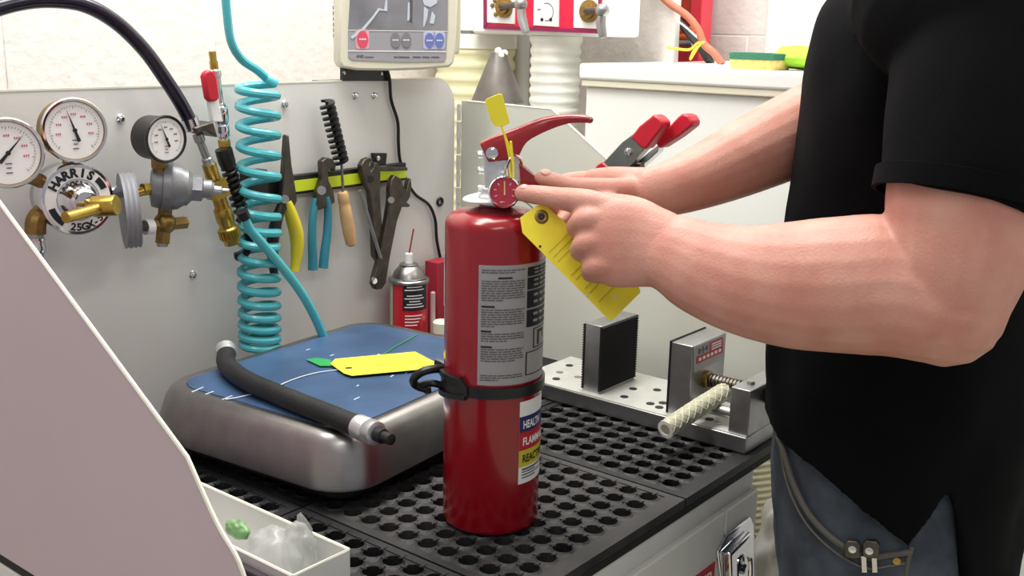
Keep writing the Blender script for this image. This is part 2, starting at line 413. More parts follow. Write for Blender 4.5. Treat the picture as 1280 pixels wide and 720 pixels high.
# blue protective film with a ragged edge
out = []
for i, (a, b) in enumerate(rrect(0.381, 0.291, 0.038, 30)):
    k = 1 + (random.uniform(-0.012, 0.004) if i % 2 else 0); out.append(sc_c + SX*a*k + SY*b*k + V((0, 0, ZT-0.0012)))
MB().slab(out, (0, 0, 1), 0.0014).build('blue_film', M_blue, scale)
for (px, py, l, a) in ((480, 296*1.0+160, 0.012, 10), ):
    pass
m = MB()
for px, py, l in ((247, 487, .022), (262, 491, .014), (284, 497, .018), (385, 437, .008), (447, 482, .006), (508, 466, .006), (415, 444, .008), (473, 443, .006), (300, 468, .006), (490, 470, .008), (446, 498, .012)):
    p = onz(px, py, ZT+0.0004); a = random.uniform(-.4, .4)
    m.box(p, (l, 0.0018, 0.0006), (SX*math.cos(a)+SY*math.sin(a), SY*math.cos(a)-SX*math.sin(a), V((0, 0, 1))))
m.build('film_scratch', M_film, scale)
m = MB(); m.loft([rr3(0.40, 0.31, 0.03, 0.908), rr3(0.40, 0.31, 0.03, 0.94)]); m.build('scale_base', M_black, scale)
for a in (-1, 1):
    for b in (-1, 1):
        MB().cyl(sc_c+SX*a*0.165+SY*b*0.12+V((0, 0, ZB+0.0012)), sc_c+SX*a*0.165+SY*b*0.12+V((0, 0, 0.910)), 0.017, n=16).build('foot', M_black, scale)

# rubber hose end lying on the scale
t = thing('rubber_hose', 'short black rubber hose with silver ferrule lying across blue scale', 'hose', onz(380, 490, ZT))
r = 0.0128; zc = ZT+r+0.001
hp = [onz(px, py, z) for px, py, z in ((283, 443, zc+.004), (284, 456, zc), (305, 474, zc), (345, 492, zc), (395, 512, zc), (450, 534, zc+.002))]
MB().tube(hp, r, 14, 8).build('hose_body', M_rub, t)
d = (hp[-1]-hp[-2]).normalized()
MB().lathe([(r, 0), (r+.0015, .001), (r+.0015, .017), (r+.0003, .019), (r+.0015, .021), (r+.001, .034), (r-.002, .035)], hp[-1]-d*0.004, d, 20).build('ferrule', M_alu, t)
MB().lathe([(.0085, 0), (.0085, .012), (.0065, .013), (.0065, .026), (.004, .027)], hp[-1]+d*0.03, d, 16).build('nozzle', M_black, t)
d0 = (hp[0]-hp[1]).normalized()
MB().lathe([(r+.001, 0), (r+.001, .014), (r-.001, .016)], hp[0], V((0.35, 0.55, 0.25)), 18).build('end_cap', M_alu, t)

# yellow tag lying on the scale
def tag_card(name, label, pts, nrm, eye, holes, prints):
    pass
t = thing('inspection_tag', 'yellow card tag with brown eyelet lying flat on the blue scale', 'tag', onz(480, 455, ZT))
zt_ = ZT+0.004
pp = [onz(px, py, zt_) for px, py in ((413, 455), (419, 449), (519, 440), (551, 457), (548, 460), (440, 470), (430, 467))]
MB().slab(pp, (0, 0, 1), 0.0006).build('card', M_yel, t)
e = onz(436, 460, zt_+0.0007); MB().torus(e, (0, 0, 1), 0.0035, 0.0016, 18, 6, rz=0.0006).build('eyelet', M_bronze, t)
MB().cyl(e, e+V((0, 0, 0.0002)), 0.0026, n=12).build('eyelet_hole', M_labd, t)
m = MB()
for k in range(4):
    a = onz(470+4*k, 455+2.6*k, zt_+.0008); b = onz(520+5*k, 450+2.6*k, zt_+.0008)
    m.tube([a, b], 0.0002, 4, 1)
m.build('printed_lines', M_bronze, t)
MB().tube([onz(px, py, ZT+.002) for px, py in ((436, 461), (400, 465), (370, 473), (335, 487), (300, 496), (282, 499))], 0.0006, 6).build('wire', M_paper, t)
t = thing('green_seal', 'small green plastic seal flag with thin green strand beside yellow tag', 'seal', onz(400, 455, ZT))
MB().slab([onz(px, py, ZT+.002) for px, py in ((383, 450), (396, 448), (413, 450), (415, 458), (400, 458))], (0, 0, 1), 0.001).build('flag', M_green, t)
MB().tube([onz(px, py, ZT+.0015) for px, py in ((413, 455), (440, 449), (474, 445), (495, 433), (522, 418))], 0.0007, 6).build('strand', M_green, t)
# ================================================================== GAUGES, REGULATORS ON THE BACK PANEL
def text_disc(mb, s, c, X, Y, n, rad, h, a_mid, spread, bold=0.03, inward=False):
    """letters set along an arc of radius rad in the plane (X,Y)"""
    L = len(s)
    for i, ch in enumerate(s):
        a = math.radians(a_mid + (spread*(0.5 - (i+0.5)/L) if not inward else -spread*(0.5 - (i+0.5)/L)))
        rd = X*math.cos(a) + Y*math.sin(a); tg = X*math.sin(a) - Y*math.cos(a)
        if inward: up, rt = -rd, -tg
        else: up, rt = rd, tg
        letter(mb, ch, lambda x, y: c + rd*rad + rt*x + up*y, h, bold=bold, center=True)
def gauge(parent, c, n, R, depth, casem, bezm, ndl, name='gauge', redmarks=False, num=True):
    X, Y, n = basis(n); X = X; c = V(c)
    case = MB().lathe([(R*0.80, -depth), (R*0.93, -depth*0.9), (R*0.95, -R*0.12), (R*0.99, -R*0.10), (R*0.99, 0.0), (R*0.965, R*0.05), (R*0.90, R*0.03), (R*0.88, -R*0.03), (R*0.5, -R*0.03)], c, n, 40).build(name, casem, parent)
    MB().lathe([(R*0.99, -R*0.1), (R*1.01, -R*0.02), (R*0.97, R*0.055), (R*0.905, R*0.035), (R*0.89, -R*0.025)], c, n, 40, caps=False).build('bezel', bezm, case)
    f0 = c - n*(R*0.022)
    MB().lathe([(R*0.885, -0.0003), (R*0.885, 0)], f0, n, 40).build('dial_face', M_paper, case)
    m = MB(); mr = MB()
    for k in range(41):
        a = math.radians(225 - 270*k/40); d = X*math.cos(a) + Y*math.sin(a); t_ = X*math.sin(a) - Y*math.cos(a)
        l = R*0.10 if k % 5 == 0 else R*0.05
        m.box(f0 + d*(R*0.76 - l/2) + n*0.0003, (l, R*0.012, 0.0003), (d, t_, n))
        if k % 5 == 0 and k not in (0, 40):
            tgt = mr if redmarks else m
            for q in (-1, 0, 1): tgt.box(f0 + d*(R*0.50) + X*(q*R*0.06) + n*0.0003, (R*0.035, R*0.06, 0.0003), (X, Y, n))
    for q, w_ in ((-0.30, 0.3), (-0.42, 0.22), (-0.56, 0.30)):
        m.box(f0 + Y*(R*q) + n*0.0003, (R*w_*0.6, R*0.03, 0.0003), (X, Y, n))
    m.build('dial_marks', M_print, case, flat=True)
    if mr.v: mr.build('red_marks', mat('pale_red_print', '#c9566a', 0.6), case, flat=True)
    a = math.radians(ndl); d = X*math.cos(a) + Y*math.sin(a); t_ = X*math.sin(a) - Y*math.cos(a)
    q = f0 + n*0.0012
    MB().slab([q - d*R*0.36 - t_*R*0.055, q - d*R*0.36 + t_*R*0.055, q + t_*R*0.035, q + d*R*0.68, q - t_*R*0.035], n, 0.0006).lathe([(R*0.07, 0), (R*0.07, 0.001)], q, n, 12).build('needle', M_labd, case)
    return case
NG = V((-0.22, -0.97, 0.03)).normalized()
reg = thing('gas_regulator', 'chrome gas regulator with two white dial gauges and brass tee handle', 'regulator', W(95, 248, 0.06))
g1 = W(93.5, 163, 0.085); g0 = W(10, 191.5, 0.085); rb = W(96, 249, 0.075)
gauge(reg, g1, NG, 0.0385, 0.032, M_bronze, M_chrome, 108, redmarks=True)
gauge(reg, g0, NG, 0.0400, 0.032, M_bronze, M_chrome, 48, redmarks=True)
# short necks
MB().cyl(g1 - NG*0.02 - V((0, 0, 0.03)), W(86, 215, 0.055), 0.009, n=6).build('gauge_neck', M_bronze, reg)
MB().tube([g0 - NG*0.02 + V((0.02, 0, -0.03)), W(42, 222, 0.06), W(60, 232, 0.055)], 0.009, 8).build('gauge_neck', M_bronze, reg)
X, Y, n = basis(NG)
R = 0.0430
MB().lathe([(R*0.90, -0.055), (R*0.95, -0.05), (R*0.97, -0.012), (R*1.03, -0.010), (R*1.03, 0), (R*0.99, 0.004), (R*0.86, 0.0055), (R*0.62, 0.0060)], rb, NG, 48).build('regulator_body', M_chrome, reg)
MB().lathe([(R*0.90, 0.0052), (R*0.90, 0.0062), (R*0.60, 0.0066), (R*0.60, 0.0056)], rb, NG, 48).build('name_ring', M_paper, reg)
m = MB()
text_disc(m, 'HARRIS', rb + n*0.0070, X, Y, n, R*0.645, R*0.235, 103, 104, bold=0.055)
text_disc(m, '25GX-5', rb + n*0.0070, X, Y, n, R*0.87, R*0.20, 285, 72, bold=0.04, inward=True)
for a0, a1 in ((20, 45), (195, 235)):
    p_ = [(math.cos(math.radians(a)), math.sin(math.radians(a))) for a in range(a0, a1+1, 5)]
    m.slab([rb + n*0.0068 + (X*x + Y*y)*(R*0.86) for x, y in p_] + [rb + n*0.0068 + (X*x + Y*y)*(R*0.68) for x, y in reversed(p_)], n, 0.0002)
m.build('lettering', M_labd, reg, flat=True)
MB().lathe([(R*0.60, 0.005), (R*0.52, 0.012), (R*0.40, 0.030), (R*0.30, 0.034), (R*0.30, 0.040), (R*0.14, 0.042)], rb, NG, 32).build('bonnet', M_chrome, reg)
hb = rb + n*0.058 + X*0.012
th_a = W(82, 272, 0.15); th_b = W(137, 257, 0.13)
MB().cyl(rb + n*0.038, (th_a*0.25+th_b*0.75), 0.006, n=12).build('screw_stem', M_brass, reg)
MB().tube([th_a, th_b], 0.0068, 14, 1).lathe([(0.0125, -0.020), (0.0125, 0.006), (0.0115, 0.008)], W(138, 257, 0.14), (0.55, -0.83, 0.1), 24).build('tee_handle', M_brass, reg)
MB().cyl(W(132, 243, 0.06), W(165, 237, 0.06), 0.0085, n=14).build('outlet_pipe', M_chrome, reg)
# brass elbow and hose going down behind the left side panel
MB().tube([W(60, 262, 0.05), W(46, 274, 0.055), W(44, 292, 0.055)], 0.0125, 10).build('elbow', M_bronze, reg)
MB().tube([W(44, 292, 0.055), W(45, 315, 0.055), W(44, 345, 0.055), W(40, 400, 0.055)], 0.009, 12).build('hose', M_mach, reg)
MB().lathe([(0.011, 0), (0.0095, 0.006), (0.011, 0.012), (0.0095, 0.018)], W(45, 297, 0.055), (0, 0, -1), 14).build('hose_clamp', M_chrome, reg)

# middle regulator, small black gauge
reg2 = thing('gas_regulator', 'small cast grey regulator with black rimmed gauge beside coiled hose', 'regulator', W(220, 235, 0.05))
NG2 = V((0.02, -1, 0.0)).normalized()
gauge(reg2, W(208, 174, 0.085), NG2, 0.0305, 0.04, M_black, M_black, 112)
MB().lathe([(0.006, 0), (0.0105, 0.001), (0.0105, 0.014), (0.007, 0.015), (0.007, 0.024)], W(199, 196, 0.06), (0, 0, -1), 6).build('gauge_neck', M_bronze, reg2)
ax2 = V((0.80, -0.55, -0.10)).normalized(); bc = W(217, 233, 0.055)
m = MB().lathe([(0.016, -0.030), (0.029, -0.027), (0.0305, -0.020), (0.0305, -0.014), (0.0350, -0.013), (0.0350, -0.003), (0.0315, -0.002), (0.0305, 0.006), (0.025, 0.014), (0.0245, 0.018), (0.0175, 0.024)], bc, ax2, 28)
m.build('regulator_body', M_zinc, reg2)
m = MB().lathe([(0.0185, 0), (0.0185, 0.014), (0.0150, 0.016)], bc+ax2*0.022, ax2, 6).lathe([(0.0125, 0.014), (0.0125, 0.026), (0.009, 0.030)], bc+ax2*0.022, ax2, 18)
m.build('bonnet_nut', M_zinc, reg2)
MB().lathe([(0.006, 0), (0.006, 0.010), (0.003, 0.012), (0.003, 0.02)], bc+ax2*0.051, ax2, 12).build('adjusting_screw', M_chrome, reg2)
MB().cyl(W(178, 237, 0.055), W(200, 235, 0.055), 0.0085, n=6).cyl(W(165, 243, 0.055), W(178, 239, 0.055), 0.006, n=12).build('inlet_pipe', M_brass, reg2)
m = MB().cyl(W(207, 258, 0.05), W(203, 304, 0.05), 0.0095, n=10).cyl(W(190, 282, 0.05), W(232, 278, 0.05), 0.0088, n=6)
m.ell(W(206, 279, 0.05), 0.015)
m.build('tee_fitting', M_bronze, reg2)
MB().cyl(W(181, 284, 0.05), W(190, 283, 0.05), 0.0105, n=16).build('white_collar', M_paper, reg2)
MB().cyl(W(203, 301, 0.05), W(203, 308, 0.05), 0.0072, n=6).build('plug', M_mach, reg2); MB().cyl(W(226, 278, 0.05), W(234, 278, 0.05), 0.005, n=8).build('plug', M_mach, reg2)
wa = V((0.90, -0.43, 0.03)).normalized()
rw = 0.0490
hw = MB().lathe([(rw*0.35, -0.004), (rw*0.92, -0.008), (rw, -0.0085), (rw*0.965, -0.005), (rw, -0.002), (rw*0.965, 0.001), (rw, 0.004), (rw*0.965, 0.007), (rw, 0.0095), (rw*0.90, 0.009), (rw*0.35, 0.005)], W(161, 263, 0.06), wa, 36)
hw.build('handwheel', mat('grey_plastic', '#8b8c92', 0.5), reg2)
MB().cyl(W(168, 282, 0.06), W(186, 283, 0.05), 0.0075, n=6).build('wheel_stem', M_dsteel, reg2)

# ------------------------------------------------------------------ arched black hose with coupling
t = thing('supply_hose', 'thick glossy black hose arching over the wall down to brass quick coupling', 'hose', W(258, 215, 0.05))
M_hose = mat('glossy_black_hose', '#15122a', 0.25, coat=0.3)
pts = [(-60, 34), (-20, 16), (20, 4), (60, 0), (105, 6), (145, 28), (180, 62), (206, 98), (224, 126), (237, 150)]
MB().tube([W(px, py, 0.055) for px, py in pts], 0.0095, 14, 8).build('hose_body', M_hose, t)
a = W(236, 147, 0.055); b = W(244, 168, 0.055); d = (b-a).normalized()
MB().lathe([(0.0115, 0), (0.0115, 0.016), (0.009, 0.018)], a, d, 18).build('hose_clamp', M_chrome, t)
MB().slab([W(px, py, 0.04) for px, py in ((226, 158), (250, 150), (256, 170), (248, 166), (240, 160), (230, 166))], (0, -1, 0), 0.03).build('holder_clip', M_dsteel, t, bevel=0.002)
a = W(247, 168, 0.055); b = W(262, 208, 0.055)
MB().lathe([(0.0075, 0), (0.0075, 0.010), (0.0055, 0.012), (0.0055, 0.034), (0.0075, 0.036), (0.0075, 0.042), (0.0088, 0.044), (0.0088, 0.052)], a, b-a, 16).build('chrome_stem', M_mach, t)
a = W(261, 205, 0.055); b = W(292, 309, 0.055); d = (b-a).normalized(); x_, y_, _ = basis(d)
m = MB().lathe([(0.0098, 0), (0.0098, 0.022)], a, d, 20)
m.box(a+d*0.036, (0.024, 0.024, 0.026), (x_, y_, d))
m.lathe([(0.0098, 0.049), (0.0098, 0.066)], a, d, 20)
m.build('brass_valve', M_brass, t)
MB().cyl(a+d*0.036-V((0, 0.0125, 0)), a+d*0.036-V((0, 0.0118, 0)), 0.003, n=12).build('vent_hole', M_labd, t)
m = MB().lathe([(0.0120, 0.066), (0.0125, 0.068), (0.0125, 0.086), (0.0112, 0.088), (0.0112, 0.094), (0.0138, 0.096), (0.0138, 0.112), (0.0115, 0.115), (0.0115, 0.12)], a, d, 24)
for k in range(20):
    aa = 2*PI*k/20; m.box(a+d*0.104+(x_*math.cos(aa)+y_*math.sin(aa))*0.0138, (0.0025, 0.0025, 0.012), (x_, y_, d))
m.build('quick_coupler', M_brass, t)

# ------------------------------------------------------------------ ball valve with red lever and black strain relief
t = thing('air_valve', 'chrome air valve with red lever, brass tip and black spring hose guard', 'valve', W(272, 140, 0.04))
a = W(265, 64, 0.045); b = W(281, 184, 0.045); d = (b-a).normalized(); L = (b-a).length
MB().lathe([(0.0045, 0), (0.0052, 0.002), (0.0048, 0.012), (0.0058, 0.014), (0.0058, 0.024)], a, d, 16).build('brass_tip', M_brass, t)
MB().lathe([(0.0058, 0.024), (0.0085, 0.026), (0.0085, 0.034), (0.0068, 0.036), (0.0068, 0.07), (0.0105, 0.075), (0.0115, 0.085), (0.0105, 0.095), (0.0085, 0.10), (0.0095, 0.102), (0.0095, 0.116), (0.0070, 0.118), (0.0070, 0.13)], a, d, 20).build('valve_body', M_chrome, t)
MB().lathe([(0.0072, 0.120), (0.0085, 0.122), (0.0085, 0.130), (0.0068, 0.132), (0.0068, 0.14)], a, d, 6).build('brass_fitting', M_brass, t)
lv = MB().slab([W(px, py, 0.062) for px, py in ((249, 96), (251, 90), (256, 87), (261, 89), (265, 97), (268, 122), (265, 126), (258, 127), (254, 124))], (0.25, -0.95, 0), 0.009).build('red_lever', M_redp, t, bevel=0.0025)
MB().slab([W(px, py, 0.060) for px, py in ((257, 126), (268, 123), (275, 152), (262, 152))], (0.25, -0.95, 0), 0.006).build('lever_arm', M_white, t, bevel=0.001)
e0 = W(279, 186, 0.045); e1 = W(285, 207, 0.045)
MB().lathe([(0.0115, 0), (0.0120, 0.003), (0.0120, 0.020), (0.0098, 0.030)], e0, e1-e0, 20).build('rubber_sleeve', M_black, t)
path = cr([W(px, py, 0.045) for px, py in ((285, 206), (289, 222), (294, 240), (300, 260), (307, 282))], 10)
PP = [V(p) for p in path]; m = MB(); Ncoil = 10; hel = []
tot = len(PP)-1
for i in range(Ncoil*14+1):
    f = i/(Ncoil*14)*tot; k = min(int(f), tot-1); q = PP[k].lerp(PP[k+1], f-k); tt = (PP[k+1]-PP[k]).normalized(); x_, y_, _ = basis(tt)
    an = 2*PI*i/14; hel.append(q + (x_*math.cos(an)+y_*math.sin(an))*0.0088)
m.tube(hel, 0.0030, 6, 1).build('spring_guard', M_black, t)
MB().tube([W(px, py, 0.045) for px, py in ((285, 206), (294, 240), (307, 282), (312, 300), (308, 315), (299, 322), (297, 316))], 0.0060, 10).build('hose_body', M_black, t)

# ------------------------------------------------------------------ teal coil hose
t = thing('coiled_hose', 'teal coiled air hose hanging straight down to the back of scale', 'hose', W(322, 300, 0.06))
top = [W(px, py, 0.06) for px, py in ((278, -60), (281, -20), (284, 20), (289, 52), (302, 74), (322, 88), (333, 98))]
pts = [tuple(p) for p in cr(top, 5)]
# helix: pixel rows of successive turns, wide apart above, close below
ys = [104, 120, 146, 170, 196, 222, 250, 272, 292, 310, 330, 349, 366, 383, 398, 412, 424, 434]
CX = lambda py: W(318+ (py-104)*0.016 + (4 if py < 300 else 2), py, 0.06)
rad = 0.0262
seg = 16
for k in range(len(ys)-1):
    for i in range(seg):
        f = i/seg; py = ys[k]*(1-f)+ys[k+1]*f; c = CX(py); an = 0.15+2*PI*f
        # seen from the front the near half of each turn falls to the right
        rr_ = rad*(1.0 if py > 250 else 1.02)
        pts.append(tuple(c + V((0.80, -0.6, 0))*(rr_*math.cos(an)) + V((0.6, 0.8, 0))*(rr_*math.sin(an))*0.95))
MB().tube(pts, 0.0061, 10, 1).build('hose_body', M_teal, t)
# straight teal line crossing the coil
t = thing('air_line', 'straight teal air hose running from the coil down behind blue scale', 'hose', W(350, 340, 0.09))
MB().tube([W(px, py, 0.095) for px, py in ((304, 268), (312, 286), (330, 307), (352, 333), (374, 362), (392, 393), (406, 425))], 0.0068, 12, 6).build('hose_body', M_teal, t)
q0 = W(302, 264, 0.095)
MB().lathe([(0.0085, 0), (0.0085, 0.012)], q0, W(312, 286, 0.095)-q0, 12).build('end_ferrule', M_black, t)

# ================================================================== TOOL BAR AND TOOLS
def wslab(px, off, th, mb=None):
    mb = mb or MB(); return mb.slab([W(x, y, off) for x, y in px], (0, -1, 0), th)
def wtube(px, off, r, n=10, k=6, mb=None): return (mb or MB()).tube([W(x, y, off) for x, y in px], r, n, k)
tb = thing('magnetic_tool_bar', 'black magnetic tool bar with yellow green stripe on grey panel', 'tool holder', W(430, 225))
zb0 = W(362, 236, 0.004).z; x0 = W(303, 240, 0.01).x; x1 = W(507, 213, 0.01).x; zc = (W(362, 232, .01).z + W(505, 214, .01).z)/2
MB().box(((x0+x1)/2, YP-0.006, zc), (x1-x0, 0.012, 0.030)).build('bar', M_black, tb, bevel=0.002)
MB().box(((W(362, 230, .012).x+x1)/2, YP-0.0125, zc-0.002), (x1-W(362, 230, .012).x-0.004, 0.002, 0.017)).build('stripe', M_yg, tb)
MB().box((x0+0.02, YP-0.012, zc+0.004), (0.036, 0.022, 0.052)).build('end_bracket', M_black, tb, bevel=0.002)
t = thing('hook_clip', 'small black clip with chrome screw above the tool bar', 'clip', W(472, 198))
wslab(((463, 191), (480, 191), (478, 208), (466, 208)), 0.001, 0.008).build('clip_body', M_black, t, bevel=0.001)
MB().lathe([(0.0045, 0), (0.0045, 0.002), (0.002, 0.003)], W(472, 198, 0.009), (0, -1, 0), 12).build('screw', M_chrome, t)
t = tag(wslab(((464, 207), (507, 209), (507, 213), (480, 214), (464, 213)), 0.018, 0.005).build('feeler_strip', M_dsteel, None, bevel=0.001), 'thin dark metal strip stuck along the top of the tool bar', 'tool')

def nose_pliers():
    t = thing('needle_nose_pliers', 'needle nose pliers with yellow and black grips on the tool bar', 'pliers', W(356, 250))
    m = wslab(((352.5, 168), (355.5, 168), (359, 205), (364, 235), (366, 250), (360, 262), (352, 262), (346, 250), (348, 235), (350, 205)), 0.018, 0.011)
    m.build('jaws', M_dsteel, t, bevel=0.002)
    MB().cyl(W(356, 249, 0.029), W(356, 249, 0.032), 0.0065, n=16).build('pivot', M_mach, t)
    wtube(((358, 252), (365, 272), (371, 295), (371, 318), (368, 339)), 0.024, lambda f: 0.0075+0.0035*math.sin(PI*min(1, f*1.1)), 12).build('grip', M_yelg, t)
    lab(wtube(((353, 254), (346, 275), (341, 300), (341, 325), (343, 345)), 0.024, lambda f: 0.0065+0.003*math.sin(PI*min(1, f*1.1)), 12).build('grip', M_black, t), 'black grip')
nose_pliers()
t = thing('groove_pliers', 'tongue and groove pliers with long teal grips on the tool bar', 'pliers', W(400, 240))
wslab(((396, 201), (402, 196), (410, 198), (414, 206), (413, 214), (409, 210), (404, 213), (405, 225), (411, 238), (413, 252), (403, 258), (392, 262), (388, 256), (391, 240), (397, 222)), 0.016, 0.012).build('jaws', M_dsteel, t, bevel=0.002)
MB().cyl(W(402, 238, 0.028), W(402, 238, 0.032), 0.007, n=16).build('pivot', M_mach, t)
wtube(((395, 248), (391, 272), (390, 300), (391, 322), (391, 337)), 0.022, lambda f: 0.0058+0.0022*f, 12).build('grip', M_tealg, t)
wtube(((407, 246), (410, 262), (409, 290), (406, 315), (404, 335)), 0.024, lambda f: 0.0058+0.0022*f, 12).build('grip', M_tealg, t)
# spiral tube brush
t = thing('tube_brush', 'spiral black bristle brush with turned wooden handle hanging on the tool bar', 'brush', W(430, 250))
wtube(((427, 205), (429, 245)), 0.026, 0.0022, 8, 1).build('twisted_wire', M_mach, t)
m = MB(); A = W(408, 127, 0.026); B = W(427, 204, 0.026); d = (B-A).normalized(); x_, y_, _ = basis(d); L = (B-A).length
m.cyl(A, B, 0.0025, n=8)
N = 11; vs = []; fs = []; st = 16
for i in range(N*st+1):
    an = 2*PI*i/st; q = A + d*(L*i/(N*st)); rd = x_*math.cos(an)+y_*math.sin(an)
    vs += [q+rd*0.002-d*0.0016, q+rd*0.0125-d*0.0020, q+rd*0.0125+d*0.0020, q+rd*0.002+d*0.0016]
for i in range(N*st):
    o = i*4
    for j in range(4): fs.append((o+j, o+(j+1) % 4, o+4+(j+1) % 4, o+4+j))
m.add(vs, fs).build('bristles', M_black, t)
MB().lathe([(0.0075, 0), (0.0090, 0.004), (0.0090, 0.016), (0.0082, 0.020), (0.0092, 0.024), (0.0105, 0.045), (0.0105, 0.070), (0.0085, 0.088), (0.004, 0.092)], W(428, 240, 0.026), W(440, 312, 0.026)-W(428, 240, 0.026), 18).build('handle', M_wood, t)
# adjustable wrenches
t = thing('adjustable_wrench', 'adjustable wrench hanging upright with a slim bright rod across its handle', 'wrench', W(462, 250))
wslab(((447, 216), (446, 206), (450, 199), (456, 196), (461, 199), (457, 203), (455, 210), (458, 214), (462, 209), (463, 202), (467, 203), (470, 214), (470, 228), (469, 240), (472, 280), (473, 318), (468, 327), (463, 320), (461, 280), (457, 240), (451, 228)), 0.016, 0.011).build('wrench_body', M_dsteel, t, bevel=0.0015)
MB().cyl(W(463, 224, 0.026), W(463, 224, 0.030), 0.0062, n=14).build('adjusting_wheel', M_black, t)
t = thing('slim_rod', 'slim bright steel rod leaning across the left hanging wrench', 'rod', W(462, 280))
wtube(((450, 238), (476, 323)), 0.031, 0.0030, 10, 1).build('rod_body', M_mach, t)
t = thing('adjustable_wrench', 'larger dark adjustable wrench slanting with open jaw and hole in handle end', 'wrench', W(485, 270))
m = wslab(((484, 224), (488, 218), (495, 222), (499, 232), (503, 238), (506, 225), (508, 222), (509, 232), (507, 246), (503, 252), (508, 256), (505, 258), (497, 258), (491, 275), (482, 320), (477, 352), (472, 360), (465, 361), (461, 354), (463, 344), (470, 318), (478, 275), (482, 250), (482, 235)), 0.022, 0.011)
m.build('wrench_body', M_dsteel, t, bevel=0.0015)
MB().cyl(W(489, 250, 0.033), W(489, 250, 0.036), 0.0055, n=14).build('adjusting_wheel', M_mach, t)
MB().cyl(W(467.5, 351, 0.0325), W(467.5, 351, 0.0336), 0.0055, n=16).build('hang_hole', M_panel, t)
MB().torus(W(467.5, 351, 0.0334), (0, -1, 0), 0.0058, 0.0012, 18, 6).build('hole_rim', M_dsteel, t)

# ================================================================== SPRAY CAN AND BITS IN THE CORNER
cy = 0.522; cb = ony(511, 380, cy); zt_c = ony(511, 352, cy).z
can = thing('spray_can', 'red and black aerosol can with steel dome and thin red straw', 'spray can', (cb.x, cy, 0.887))
r = 0.0325
MB().lathe([(r-.003, 0), (r, 0.003), (r, zt_c-0.887)], (cb.x, cy, 0.887), (0, 0, 1), 36).build('can_body', mat('can_red', '#c01c2c', 0.35, coat=0.3), can)
zt = zt_c
MB().lathe([(r, 0), (r+.0025, 0.001), (r+.0028, 0.005), (r+.001, 0.007), (r-.004, 0.009), (r-.007, 0.018), (0.019, 0.026), (0.0165, 0.028), (0.0165, 0.031), (0.013, 0.033), (0.006, 0.033)], (cb.x, cy, zt), (0, 0, 1), 36).build('dome', M_steel, can)
MB().lathe([(0.0065, 0), (0.0065, 0.017), (0.0055, 0.018)], (cb.x, cy, zt+0.032), (0, 0, 1), 16).build('nozzle', M_paper, can)
nz = V((cb.x, cy, zt+0.046)); s1 = ony(517, 286, cy-0.004)
MB().tube([nz, s1], 0.0014, 8, 1).build('straw', mat('straw_red', '#9c2b22', 0.4), can)
def onc(c, rr_, a, z): return V((c[0]+rr_*math.cos(a), c[1]+rr_*math.sin(a), z))
fa = math.atan2(CAM.y-cy, CAM.x-cb.x)      # towards the camera side of the can
def patch(mb, c, rr_, a0, a1, z0, z1, n=14):
    return mb.grid(lambda u, v: onc(c, rr_, u, v), [a0+(a1-a0)*i/n for i in range(n+1)], [z0, z1])
cc = (cb.x, cy)
zl1, zl0 = ony(510, 350, cy-0.03).z-0.004, ony(510, 391, cy-0.03).z
lb = patch(MB(), cc, r+.0004, fa-0.32, fa+1.15, zl0, zl1).build('black_label', M_labd, can)
m = MB()
for k in range(9):
    z = zl1 - 0.006 - k*(zl1-zl0-0.008)/9; 
    if k in (3,): continue
    w_ = 0.30 + 0.12*((k*7) % 3)
    patch(m, cc, r+.0008, fa+0.32-w_, fa+0.32+w_, z-0.0017, z, 8)
for k in range(4):
    z = zl0 - 0.008 - k*0.0055; patch(m, cc, r+.0006, fa-0.2, fa+0.75-0.1*k, z-0.002, z, 8)
m.build('print_lines', M_paper, can, flat=True)
patch(MB(), cc, r+.0004, fa-1.5, fa-0.98, 0.89, zl1, 8).build('side_label', mat('pale_green_label', '#b6bfa6', 0.5), can)
q = ony(545, 370, 0.535)
t = thing('red_carton', 'tall red carton standing behind the spray can', 'carton', (q.x, 0.535, 0.887))
zq = ony(545, 326, 0.535).z
MB().box((q.x+0.008, 0.535, (0.887+zq)/2), (0.042, 0.03, zq-0.887)).build('carton_body', mat('carton_red', '#a32136', 0.55), t, bevel=0.001)
q = ony(541, 390, 0.49); zq = ony(541, 366, 0.49).z
t = thing('clear_tube', 'slim clear plastic tube standing between spray can and extinguisher', 'tube', (q.x, 0.49, 0.887))
MB().lathe([(0.0045, 0), (0.0045, zq-0.887), (0.003, zq-0.885)], (q.x, 0.49, 0.887), (0, 0, 1), 12).build('tube_body', mat('clear_plastic', '#d8c0c0', 0.2, trans=0.4), t)
q = ony(549, 407, 0.47)
t = thing('cap_bottle', 'small pale bottle cap peeking out beside the red extinguisher', 'bottle', (q.x, 0.47, 0.887))
MB().lathe([(0.014, 0.0), (0.014, q.z-0.887-0.012)], (q.x+0.006, 0.47, 0.887), (0, 0, 1), 16).build('bottle_body', M_cream, t)
MB().lathe([(0.0155, 0), (0.0155, 0.018), (0.012, 0.021)], (q.x+0.006, 0.47, q.z-0.013), (0, 0, 1), 18).build('cap', M_cream, t)
# display cable down the panel
t = thing('display_cable', 'thin black cable drooping down the panel from the weighing display', 'cable', W(500, 200))
wtube(((484, 88), (487, 100), (489, 125), (497, 152), (498, 178), (500, 200), (508, 225), (519, 243), (536, 256), (544, 275), (546, 300), (552, 330), (556, 350)), 0.006, 0.0028, 8, 6).build('cable_body', M_black, t)

